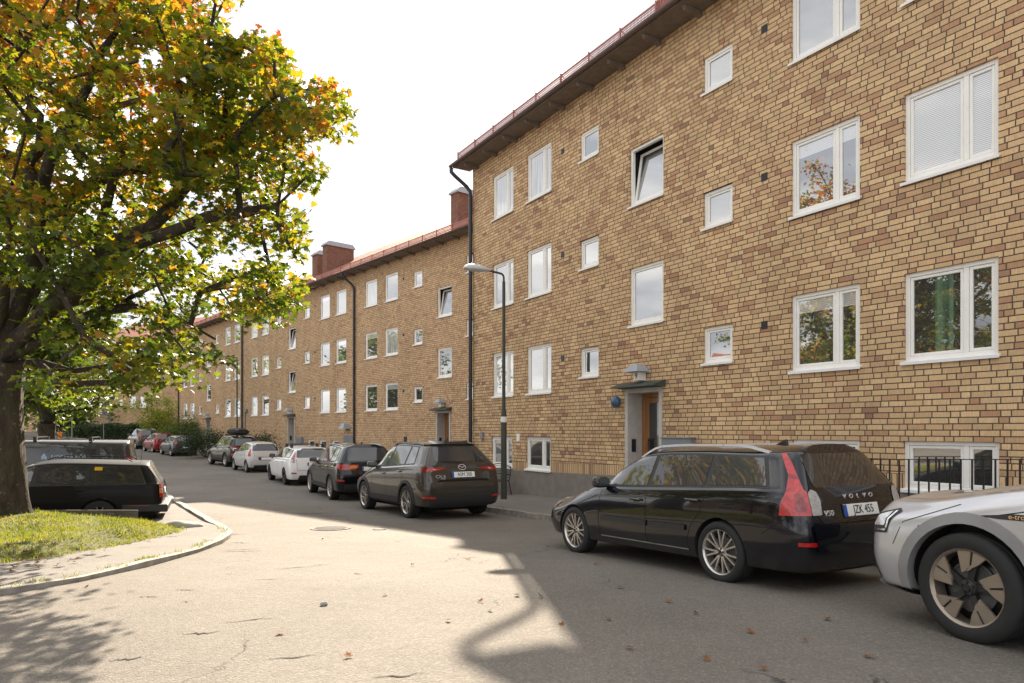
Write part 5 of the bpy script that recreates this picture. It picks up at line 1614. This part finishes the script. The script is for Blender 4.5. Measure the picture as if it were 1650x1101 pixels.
# black estate, nearest the middle -------------------------------------------
v = gen(2.64, 1.02, .86, .885, 1.425, .17, .955, .91, .985, .76, 2.18, 1.42, -.28, rtop=.40, drop=.02, wrf=.69,
        rz=[(.17,-.92),(.36,-1.005),(.60,-1.02),(.865,-.965),(.955,-.94),(.99,-.925),(1.34,-.72),(1.43,-.66)],
        rnd=((.73, 0), (.90, .055), (1.0, .27)), paint=PB, r=.317, rr=.232, rim='multi', tw=.205, q0=-.56, q0t=-.40, rimcol=M['alloy'],
        label='black estate car with silver roof rails and tall red tail lamps, plate JZK 455',
        rearwin=[(-.58,.985),(.58,.985),(.50,1.31),(-.50,1.31)], plate=('JZK 455', .765, 0), chromebelt=False,
        rails=(-.42, 1.50, .065, M['railalu']), fin=-.12,
        mouldings=[[(.47,.50),(1.07,.50),(1.07,.56),(.47,.56)], [(1.11,.50),(1.98,.51),(1.98,.57),(1.11,.56)]],
        sillline=[(.44,.30),(2.02,.31)], exhaust=[], arch=.035)
v['polys'] = [('taillight', M['red'], 'D', [(-.20,.74),(.075,.74),(.055,.86),(.0,.965),(-.035,1.10),(-.015,1.22),(.0,1.31),(-.045,1.315),(-.08,1.22),(-.12,1.06),(-.145,.97),(-.17,.95)], .012, .012),
              ('reversing_light', M['clear'], 'D', [(-.295,.74),(-.205,.74),(-.175,.945),(-.20,.975),(-.25,.955),(-.285,.88)], .012, .012),
              ('taillight_band', M['reddark'], 'D', [(-.125,1.06),(-.04,1.08),(-.032,1.12),(-.105,1.10)], .0135, 0),
              ('taillight_band', M['reddark'], 'D', [(-.16,.78),(-.07,.78),(-.06,.93),(-.13,.94)], .0135, .01),
              ('rear_bumper', PB, 'B', [(-.66,.40),(.66,.40),(.70,.645),(-.70,.645)], .03, .03),
              ('bumper_reflector', M['red'], 'D', [(-.30,.455),(-.075,.465),(-.075,.50),(-.30,.495)], .016, .005),
              ('headlight', M['clear'], 'N', [(1.72,.60),(2.0,.60),(1.95,.72),(1.70,.74)], .006, .02),
              ('tailgate_edge', PB, 'B', [(-.56,.66),(.56,.66),(.66,.78),(.64,.99),(-.64,.99),(-.66,.78)], .006, .03)]
v['lines'] = [('plate_trim', M['letter'], 'B', [(-.33,.855),(.33,.855)], .013), ('panel_gap', M['seam'], 'M', [(0,.655),(.58,.655),(.68,.74),(.67,.99)], .008),
              ('panel_gap', M['seam'], 'S', [(-.55,.55),(-.72,.66),(-.82,.72)], .007)]
v['texts'] = [('V', .06, .20, .893, M['letter'], 1.2), ('O', .06, .10, .893, M['letter'], 1.2), ('L', .06, .0, .893, M['letter'], 1.2), ('V', .06, -.10, .893, M['letter'], 1.2), ('O', .06, -.20, .893, M['letter'], 1.2),
              ('V50', .075, .47, .75, M['letter'], 1.15), ('D5', .06, -.50, .75, M['letter'], 1.1)]
c = build_car(v); place(c, 2.145, 7.0, 29)
# bronze grey crossover --------------------------------------------------------
v = gen(2.70, .97, .88, .92, 1.655, .25, 1.12, 1.05, 1.13, .92, 2.22, 1.38, -.22, rtop=.47, drop=.03, wrf=.67,
        rz=[(.25,-.88),(.44,-.965),(.73,-.975),(1.03,-.90),(1.12,-.86),(1.155,-.845),(1.53,-.52),(1.66,-.44)],
        paint=PBR, r=.355, rr=.248, rim='split5', tw=.225, q0=-.28, q0t=-.10, ftop=1.3,
        label='bronze grey crossover with plate ASM 300 and twin exhausts',
        rearwin=[(-.60,1.20),(.60,1.20),(.52,1.52),(-.52,1.52)], plate=('ASM 300', .93, 0),
        rails=(-.25, 1.6, .03, PBR), fin=-.10, cladding=.065, sillline=[(.5,.375),(2.1,.375)], exhaust=[(.60,.36,.045)], wiper=((-.02,1.19),(.42,1.215)))
v['polys'] = [('taillight', M['reddark'], 'D', [(-.38,1.055),(-.16,.995),(-.02,1.00),(.12,1.06),(.13,1.085),(-.05,1.095),(-.25,1.09)], .01, .01),
              ('taillight_core', M['red'], 'D', [(-.33,1.057),(-.18,1.02),(-.05,1.02),(-.05,1.06),(-.2,1.072)], .0125, .01),
              ('reversing_light', M['clear'], 'D', [(-.20,1.035),(-.15,1.03),(-.15,1.06),(-.20,1.06)], .014, .005),
              ('rear_cladding', M['plastic'], 'B', [(-.72,.27),(.72,.27),(.78,.44),(.60,.50),(-.60,.50),(-.78,.44)], .012, .02),
              ('bumper_reflector', M['red'], 'D', [(-.22,.46),(.02,.47),(.03,.515),(-.14,.505),(-.22,.485)], .02, .008),
              ('tailgate_recess', M['seam'], 'B', [(-.60,.80),(.60,.80),(.55,.84),(-.55,.84)], .004, .01),
              ('spoiler_top', PBR, 'B', [(-.58,1.545),(.58,1.545),(.54,1.60),(-.54,1.60)], .05, .01),
              ('rear_bumper', PBR, 'B', [(-.72,.56),(.72,.56),(.74,.785),(-.74,.785)], .022, .03)]
v['lines'] = [('panel_gap', M['seam'], 'M', [(0,.80),(.60,.80),(.66,.92),(.66,1.14)], .009), ('badge', M['letter'], 'B', [(.085*math.cos(t), 1.085+.055*math.sin(t)) for t in np.linspace(0, 2*PI, 25)], .010),
              ('badge_wing', M['letter'], 'B', [(-.075,1.10),(-.035,1.10),(0,1.07),(.035,1.10),(.075,1.10)], .010)]
v['texts'] = [('CX-5', .085, .52, .90, M['letter'], 1.2), ('AWD', .035, .47, .855, M['letter'], 1.2)]
c = build_car(v); place(c, -2.24, 14.5, 31)
# black premium crossover ------------------------------------------------------
v = gen(2.81, .95, .88, .94, 1.66, .25, 1.10, 1.04, 1.13, .95, 2.30, 1.45, -.20, rtop=.42, wrf=.68,
        paint=PB, r=.355, rr=.25, rim='ten', tw=.235, q0=-.36, q0t=-.20,
        label='black crossover with bright rims, between the bronze grey crossover and the white estate',
        rearwin=[(-.62,1.16),(.62,1.16),(.54,1.52),(-.54,1.52)], plate=('', .93, -.05), rails=(-.22, 1.7, .028, M['railalu']), fin=-.08, cladding=.05, exhaust=[(.58,.38,.045)], exh1=True, sillline=[(.5,.40),(2.2,.40)])
v['polys'] = [('taillight', M['red'], 'D', [(-.42,.98),(-.36,.92),(-.05,.90),(.14,1.02),(.10,1.07),(-.40,1.05)], .012, .015), ('taillight_lens', M['orange'], 'D', [(-.38,.96),(-.24,.94),(-.24,1.03),(-.38,1.02)], .014, .01),
              ('bumper_reflector', M['red'], 'D', [(-.15,.58),(.06,.60),(.06,.65),(-.15,.63)], .014, .01), ('rear_cladding', M['plastic'], 'B', [(-.74,.28),(.74,.28),(.74,.50),(-.74,.50)], .012, .02)]
v['lines'] = [('badge', M['letter'], 'B', [(.04*math.cos(t)+.0, 1.10+.04*math.sin(t)) for t in np.linspace(0, 2*PI, 17)], .012)]
c = build_car(v); place(c, -5.33, 20.0, 28)
# white estate -----------------------------------------------------------------
v = gen(2.64, .97, .87, .92, 1.46, .19, 1.0, .96, 1.03, .80, 2.2, 1.35, -.22, rtop=.34, wrf=.70, paint=PW, r=.315, rr=.20, rim='five', rimcol=M['alloydark'], tw=.2, q0=-.5, q0t=-.42,
        label='white estate car with black crossbars on the roof, in the middle of the row',
        rearwin=[(-.66,1.04),(.66,1.04),(.56,1.38),(-.56,1.38)], plate=('', .80, 0), mirpaint=M['plastic'])
v['polys'] = [('taillight', M['clear'], 'D', [(-.13,.86),(.03,.88),(.02,1.10),(.0,1.28),(-.06,1.30),(-.12,1.1)], .012, .015), ('taillight_core', M['red'], 'D', [(-.11,.95),(.015,.97),(.01,1.10),(-.01,1.24),(-.04,1.24),(-.09,1.1)], .014, .015),
              ('rear_cladding', M['plastic'], 'B', [(-.62,.22),(.62,.22),(.56,.40),(-.56,.40)], .012, .02), ('bumper_reflector', M['red'], 'D', [(-.2,.46),(-.04,.46),(-.04,.51),(-.2,.50)], .014, .01)]
v['lines'] = [('panel_gap', M['seam'], 'M', [(0,.58),(.64,.58),(.66,1.0)], .009)]
c = build_car(v); place(c, -8.6, 25.8, 31)
for x in (.15, .95):
    mb = MB(); mb.box(x-.03, x+.03, -.62, .62, 1.50, 1.53); mb.box(x-.05, x+.05, .54, .64, 1.38, 1.53); mb.box(x-.05, x+.05, -.64, -.54, 1.38, 1.53); mb.build('crossbar', M['plastic'], c.root, bevel=.01)
# silver small hatchback ---------------------------------------------------------
v = gen(2.42, .50, .64, .82, 1.465, .20, 1.02, .95, 1.04, .86, 2.14, 1.25, .12, rtop=.24, wrf=.70, paint=PS, r=.29, rr=.19, rim='disc', rimcol=M['steelrim'], tw=.175, q0=-.10, q0t=.0, xb=.98,
        label='small silver hatchback behind the dark green car with the roof box',
        rearwin=[(-.62,1.03),(.62,1.03),(.53,1.36),(-.53,1.36)], plate=('', .66, 0), win=[(-.06,.02,.86,.84),(.94,.92,1.94,1.94)])
v['polys'] = [('taillight', M['red'], 'D', [(.16,.78),(.34,.78),(.32,.90),(.28,1.0),(.26,1.12),(.20,1.12),(.19,.95)], .012, .015), ('rear_cladding', M['plastic'], 'B', [(-.55,.22),(.55,.22),(.55,.36),(-.55,.36)], .012, .02),
              ('plate_recess', M['plastic'], 'B', [(-.33,.60),(.33,.60),(.36,.74),(-.36,.74)], .006, .02)]
v['lines'] = [('panel_gap', M['seam'], 'M', [(0,.78),(.50,.78),(.56,1.0)], .008)]
c = build_car(v); place(c, -12.66, 32.5, 35)
# dark green SUV with roof box -----------------------------------------------------
v = gen(2.67, .93, .90, .92, 1.66, .25, 1.12, 1.05, 1.14, .95, 2.25, 1.35, -.2, rtop=.38, wrf=.69, paint=PG, r=.36, rr=.23, rim='split5', tw=.225, q0=-.4, q0t=-.25,
        label='dark green off-roader carrying a black roof box', rearwin=[(-.62,1.17),(.62,1.17),(.54,1.52),(-.54,1.52)], plate=('', .85, 0), rails=(-.3, 1.6, .05, M['railalu']), cladding=.06)
v['polys'] = [('taillight', M['red'], 'D', [(-.30,.99),(.08,1.0),(.08,1.08),(-.30,1.08)], .012, .015), ('bumper_reflector', M['red'], 'D', [(-.18,.62),(.0,.62),(.0,.74),(-.18,.74)], .012, .015), ('rear_cladding', M['plastic'], 'B', [(-.72,.28),(.72,.28),(.72,.5),(-.72,.5)], .012, .02)]
c = build_car(v); place(c, -15.55, 37, 40)
gr = c.root
# the box rests on the bars: a thing of its own
bx = empty('roof_box', 'black roof box strapped on top of the dark green off-roader', 'roof box')
mb = MB(); n = 16; vs = []; fs = []
for i, (x, wd, zt, zb_) in enumerate([(-.75,.20,.10,.04),(-.70,.33,.27,.0),(-.3,.37,.35,-.01),(.4,.37,.36,-.01),(.9,.34,.30,.0),(1.2,.27,.18,.03),(1.3,.12,.08,.05)]):
    for k in range(n):
        a = 2*PI*k/n; y = math.copysign(abs(math.cos(a))**.6, math.cos(a))*wd; s = math.copysign(abs(math.sin(a))**.7, math.sin(a)); z = (zt+zb_)/2+s*(zt-zb_)/2
        vs.append((x, y+.12, z))
for i in range(6):
    for k in range(n): fs.append((i*n+k, i*n+(k+1) % n, (i+1)*n+(k+1) % n, (i+1)*n+k))
fs += [tuple(range(n)), tuple(6*n+k for k in range(n))]
mb.add(vs, fs); mb.build('shell', PBB, bx, smooth=60)
mb = MB(); mb.box(-.05, .0, -.58, .58, -.045, -.012); mb.box(.8, .85, -.58, .58, -.045, -.012); mb.build('crossbar', M['plastic'], bx)
bpy.context.view_layer.update()
bx.rotation_euler = gr.rotation_euler; bx.location = Vector(gr.location)+gr.rotation_euler.to_matrix() @ Vector((.2, 0, 1.75))
# far hatchbacks ----------------------------------------------------------------------
v = gen(2.47, .68, .80, .84, 1.45, .19, 1.0, .94, 1.02, .80, 2.1, 1.25, -.02, rtop=.34, wrf=.70, paint=PDG, r=.30, rr=.2, rim='five', tw=.19, q0=-.22, q0t=-.10,
        label='dark grey hatchback with round-edged red tail lamps, first of the three far cars', rearwin=[(-.60,1.03),(.60,1.03),(.50,1.36),(-.50,1.36)], plate=('', .62, 0), mast=.1)
v['polys'] = [('taillight', M['red'], 'D', [(-.12,.86),(.16,.86),(.16,1.0),(.05,1.02),(-.1,1.0)], .012, .03)]
v['lines'] = [('panel_gap', M['seam'], 'M', [(0,.56),(.56,.56),(.62,.98)], .01), ('badge', M['letter'], 'B', [(.05*math.cos(t), .95+.05*math.sin(t)) for t in np.linspace(0, 2*PI, 17)], .014)]
c = build_car(v); place(c, -24.0, 48.0, 41)
v = gen(2.5, .62, .82, .85, 1.5, .19, 1.02, .96, 1.05, .82, 2.12, 1.25, .04, rtop=.3, wrf=.70, paint=PR, r=.30, rr=.2, rim='five', tw=.19, q0=-.18, q0t=-.06,
        label='red hatchback between the dark grey hatchback and the brownish far crossover', rearwin=[(-.62,1.05),(.62,1.05),(.52,1.40),(-.52,1.40)], plate=('', .62, 0), sillline=[(.4,.3),(2,.3)])
v['polys'] = [('taillight', M['reddark'], 'D', [(-.1,.86),(.1,.86),(.12,1.12),(.02,1.12)], .012, .02)]
c = build_car(v); place(c, -27.5, 52.2, 41)
v = gen(2.77, .93, .90, .94, 1.70, .25, 1.14, 1.05, 1.14, .95, 2.28, 1.4, -.2, rtop=.42, wrf=.68, paint=PGR, r=.36, rr=.24, rim='five', tw=.23, q0=-.3, q0t=-.12,
        label='taupe crossover, farthest car of the row, beside the hedge', rearwin=[(-.58,1.2),(.58,1.2),(.50,1.54),(-.50,1.54)], plate=('', .95, 0), rails=(-.25, 1.6, .03, M['railalu']), cladding=.05)
v['polys'] = [('taillight', M['red'], 'D', [(-.2,.92),(.1,.95),(.04,1.12),(-.02,1.38),(-.06,1.38),(-.08,1.1)], .012, .02)]
c = build_car(v); place(c, -32.0, 58.0, 41)
# silver electric crossover at the right edge -------------------------------------------
v = gen(2.93, .93, .90, .965, 1.62, .22, 1.12, 1.07, 1.17, 1.0, 2.34, 1.42, -.15, rtop=.55, wrf=.66, paint=PA, r=.383, rr=.272, rim='blade', tw=.255, rimcol=simple('machined_rim', (.34,.285,.23), .35, .05, 10, metal=.6), rimcol2=M['alloydark'], rimrot=0, q0=-.1, q0t=.1,
        label='light silver electric car cut off by the right edge, bicolour five-blade wheel in front', rearwin=[(-.6,1.2),(.6,1.2),(.5,1.5),(-.5,1.5)], cladding=.075, cladmat=M['cladgrey'], steer=-3, arch=.07, frnd=((1.0, .30), (.95, .09), (.76, 0)),
        rails=(-.2, 1.6, .03, M['railalu']))
v['polys'] = [('headlight', M['plastic'], 'N', [(1.86,.70),(2.04,.685),(2.06,.73),(2.03,.84),(1.90,.89),(1.85,.87)], .006, .012),
              ('headlight_lens', M['clear'], 'N', [(1.885,.755),(2.02,.745),(2.0,.825),(1.91,.865)], .010, .01), ('headlight_strip', M['chrome'], 'N', [(1.87,.715),(2.035,.70),(2.04,.715),(1.87,.73)], .011, 0),
              ('headlight_strip', M['chrome'], 'N', [(1.862,.74),(1.875,.738),(1.895,.865),(1.88,.87)], .011, 0),
              ('fender_blade', M['plastic'], 'S', [(2.86,.895),(2.60,.925),(1.7,.93),(1.7,.885),(2.70,.885)], .004, .004),
              ('air_intake', M['plastic'], 'N', [(2.12,.30),(2.22,.30),(2.22,.52),(2.14,.50)], .006, .01),
              ('front_lip', M['cladgrey'], 'N', [(1.80,.235),(2.18,.235),(2.18,.315),(1.80,.30)], .03, .01), ('air_intake', M['plastic'], 'N', [(1.98,.33),(2.10,.33),(2.08,.54),(2.02,.50)], .006, .01),
              ('grille', M['plastic'], 'F', [(-.45,.42),(.45,.42),(.52,.70),(.40,.80),(-.40,.80),(-.52,.70)], .006, .03)]
v['lines'] = [('panel_gap', M['seam'], 'S', [(3.50,.62),(3.42,.80),(3.0,.96)], .006), ('panel_gap', M['seam'], 'T', [(3.62,.60),(3.2,.70),(2.5,.74)], .006), ('panel_gap', M['seam'], 'N', [(1.98,.60),(2.28,.61)], .005), ('sensor', M['ink'], 'N', [(2.10+.012*math.cos(t),.54+.012*math.sin(t)) for t in np.linspace(0, 2*PI, 13)], .003)]
c = build_car(v); 
f_ = Vector((-math.sin(R(23)), math.cos(R(23))))
place(c, 3.20+2.93*math.sin(R(23)), 4.78-2.93*math.cos(R(23)), 23)
h, nn = c.ray('L', 2.57, .907); M['amber'] = simple('amber_letters', (.75,.45,.2), .4, .05, 5)
text_obj('lettering', 'e-tron', .05, M['amber'], c.root, h+nn*.007, (R(90), 0, R(180)), .001)
for i in range(4):      # ring emblem on the hub
    pass
# old black estate and the van on the left -----------------------------------------------
v = gen(2.77, 1.17, .87, .875, 1.44, .22, .955, .925, .98, .80, 1.95, 1.15, -.55, wgf=.93, wrf=.765, rtop=.34, drop=.012,
        rz=[(.22,-1.02),(.41,-1.13),(.66,-1.15),(.865,-1.12),(.955,-1.09),(.99,-1.075),(1.35,-.87),(1.45,-.82)],
        paint=PBB, r=.315, rr=.2, rim='ten', rimcol=M['steelrim'], tw=.19, q0=-.78, q0t=-.68, arch=.05, beltup=.02,
        label='boxy old black estate car with yellow window sticker, behind the timber rail', rearwin=[(-.68,1.0),(.68,1.0),(.60,1.34),(-.60,1.34)], plate=('', .78, 0))
v['polys'] = [('taillight', M['red'], 'D', [(-.42,.68),(-.19,.68),(-.19,.76),(-.42,.76)], .02, .004), ('indicator', M['orange'], 'D', [(-.42,.765),(-.19,.765),(-.19,.82),(-.42,.82)], .02, .004), ('reversing_light', M['clear'], 'D', [(-.42,.825),(-.19,.825),(-.19,.865),(-.42,.865)], .02, .004),
              ('taillight', M['red'], 'D', [(-.42,.87),(-.19,.87),(-.19,.955),(-.42,.955)], .02, .004), ('bumper_strip', M['reddark'], 'S', [(-.95,.515),(-.50,.515),(-.50,.528),(-.95,.528)], .03, 0),
              ('sticker', simple('yellow_sticker', (.75,.45,.02), .5, .04, 9), '=L', [(-.02,1.235),(.12,1.235),(.12,1.305),(-.02,1.305)], .009, .004)]
v['win'] = [(-.80,-.66,.20,.20),(.28,.28,1.12,1.06),(1.2,1.14,1.75,1.75)]
c = build_car(v)
mb = MB(); mb.box(-1.25, -1.08, -.86, .86, .38, .54); mb.box(-1.25, -.4, .80, .895, .38, .54); mb.box(-1.25, -.4, -.895, -.80, .38, .54); mb.build('rear_bumper', M['plastic'], c.root, bevel=.02)
for s in (1, -1):
    mb = MB(); mb.tube([(-.55,s*.62,1.42),(-.45,s*.62,1.475),(.85,s*.62,1.49),(.95,s*.62,1.44)], .012, 6); mb.build('roof_rail', M['plastic'], c.root)
mb = MB(); mb.tube([(-.70,.55,1.40),(-.72,.55,1.78)], .004, 5); mb.build('roof_antenna', M['plastic'], c.root)
h, nn = c.ray('L', .05, 1.27)
pass
# the car's left side faces the street camera: heading towards -X
place(c, -8.42, 13.9, 114)
v = gen(3.3, .95, .95, .99, 1.95, .25, 1.10, 1.05, 1.25, 1.0, 2.75, 2.05, -.45, wgf=.96, wrf=.80, rtop=.20, drop=.01,
        rz=[(.25,-.88),(.44,-.94),(.72,-.95),(1.0,-.92),(1.10,-.90),(1.14,-.89),(1.85,-.78),(1.96,-.74)],
        paint=PVAN, r=.34, rr=.2, rim='disc', rimcol=M['steelrim'], tw=.215, q0=-.58, q0t=-.52, beltup=.10,
        name='parked_van', label='dark van with NORDIA RÖR lettering on its side windows', rearwin=[(-.70,1.18),(.70,1.18),(.66,1.75),(-.66,1.75)], plate=('', .7, 0), xb=1.9)
v['cat'] = 'van'
v['win'] = [(-.62,-.60,-.12,-.12),(-.03,-.03,1.85,1.85),(1.95,1.95,2.6,2.5)]
v['polys'] = [('taillight', M['red'], 'D', [(-.1,.95),(.08,.95),(.08,1.5),(-.05,1.5)], .012, .02)]
c = build_car(v)
place(c, -10.75, 17.5, 114)
M['bluetext'] = simple('pale_blue_letters', (.35,.5,.68), .5, .05, 5)
h, nn = c.ray('L', .55, 1.50)
text_obj('side_lettering', 'NORDIA RÖR', .135, M['bluetext'], c.root, h+nn*.012, (R(90)-math.asin(nn.z), 0, R(180)), .001, .92)
h, nn = c.ray('L', 1.08, 1.50)
mb = MB(); mb.prism([(-.055,-.07),(.055,-.07),(.06,.0),(.0,.10),(-.06,.0)], -.003, .003, 'y'); dr = mb.build('drop_emblem', M['bluetext'], c.root, loc=h+nn*.014)
for x in (.1, 1.3, 2.2):
    mb = MB(); mb.box(x-.025, x+.025, -.75, .75, 1.985, 2.01); mb.box(x-.04, x+.04, .66, .76, 1.90, 2.01); mb.box(x-.04, x+.04, -.76, -.66, 1.90, 2.01); mb.build('crossbar', M['plastic'], c.root)

# ------------------------------------------------------------------ camera, light, world
cam = bpy.data.cameras.new('camera'); co = bpy.data.objects.new('camera', cam); COL.objects.link(co)
cam.lens = 24; cam.sensor_width = 36; cam.shift_y = 143.5/1650; cam.clip_end = 2000; cam.clip_start = .05
co.location = (0, 0, CAMZ); co.rotation_euler = (R(90), 0, 0); sc.camera = co
sd = Vector((-.095, 1, .562)).normalized()
sun = bpy.data.lights.new('sun', 'SUN'); sun.energy = 5.0; sun.angle = R(.5); sun.color = (1, .86, .68)
so = bpy.data.objects.new('sun', sun); COL.objects.link(so); so.rotation_euler = sd.to_track_quat('Z', 'Y').to_euler(); so.location = (0, 0, 40)
w = bpy.data.worlds.new('World'); sc.world = w; w.use_nodes = True; nt = w.node_tree; nt.nodes.clear()
out = nt.nodes.new('ShaderNodeOutputWorld'); bg = nt.nodes.new('ShaderNodeBackground')
sky = nt.nodes.new('ShaderNodeTexSky'); sky.sky_type = 'NISHITA'; sky.sun_disc = False; sky.sun_elevation = math.asin(sd.z); sky.sun_rotation = math.atan2(sd.x, sd.y); sky.air_density = 1; sky.dust_density = 2.5; sky.ozone_density = 1
tc = nt.nodes.new('ShaderNodeTexCoord'); mp = nt.nodes.new('ShaderNodeMapping'); mp.inputs['Scale'].default_value = (1.6, 1.6, 5)
nz = nt.nodes.new('ShaderNodeTexNoise'); nz.inputs['Scale'].default_value = 1.6; nz.inputs['Detail'].default_value = 7; nz.inputs['Roughness'].default_value = .55
rp = nt.nodes.new('ShaderNodeValToRGB'); rp.color_ramp.elements[0].position = .34; rp.color_ramp.elements[0].color = (.96,.96,.96,1); rp.color_ramp.elements[1].position = .62; rp.color_ramp.elements[1].color = (1,1,1,1)
mxn = nt.nodes.new('ShaderNodeMix'); mxn.data_type = 'RGBA'; n2 = nt.nodes.new('ShaderNodeTexNoise'); n2.inputs['Scale'].default_value = 2.3; n2.inputs['Detail'].default_value = 6; n2.inputs['Roughness'].default_value = .5
r2 = nt.nodes.new('ShaderNodeValToRGB'); r2.color_ramp.elements[0].position = .42; r2.color_ramp.elements[0].color = (3.05, 3.2, 3.5, 1); r2.color_ramp.elements[1].position = .68; r2.color_ramp.elements[1].color = (7.2, 7.0, 6.7, 1)
nt.links.new(mp.outputs[0], n2.inputs['Vector']); nt.links.new(n2.outputs['Fac'], r2.inputs[0]); nt.links.new(r2.outputs[0], mxn.inputs[7])
nt.links.new(tc.outputs['Generated'], mp.inputs[0]); nt.links.new(mp.outputs[0], nz.inputs['Vector']); nt.links.new(nz.outputs['Fac'], rp.inputs[0])
nt.links.new(rp.outputs[0], mxn.inputs[0]); nt.links.new(sky.outputs[0], mxn.inputs[6]); nt.links.new(mxn.outputs[2], bg.inputs[0])
bg.inputs[1].default_value = .10; nt.links.new(bg.outputs[0], out.inputs[0])
sc.view_settings.view_transform = 'Standard'; sc.view_settings.look = 'None'; sc.view_settings.gamma = 1; sc.view_settings.exposure = 1.6
sc.cycles.max_bounces = 6
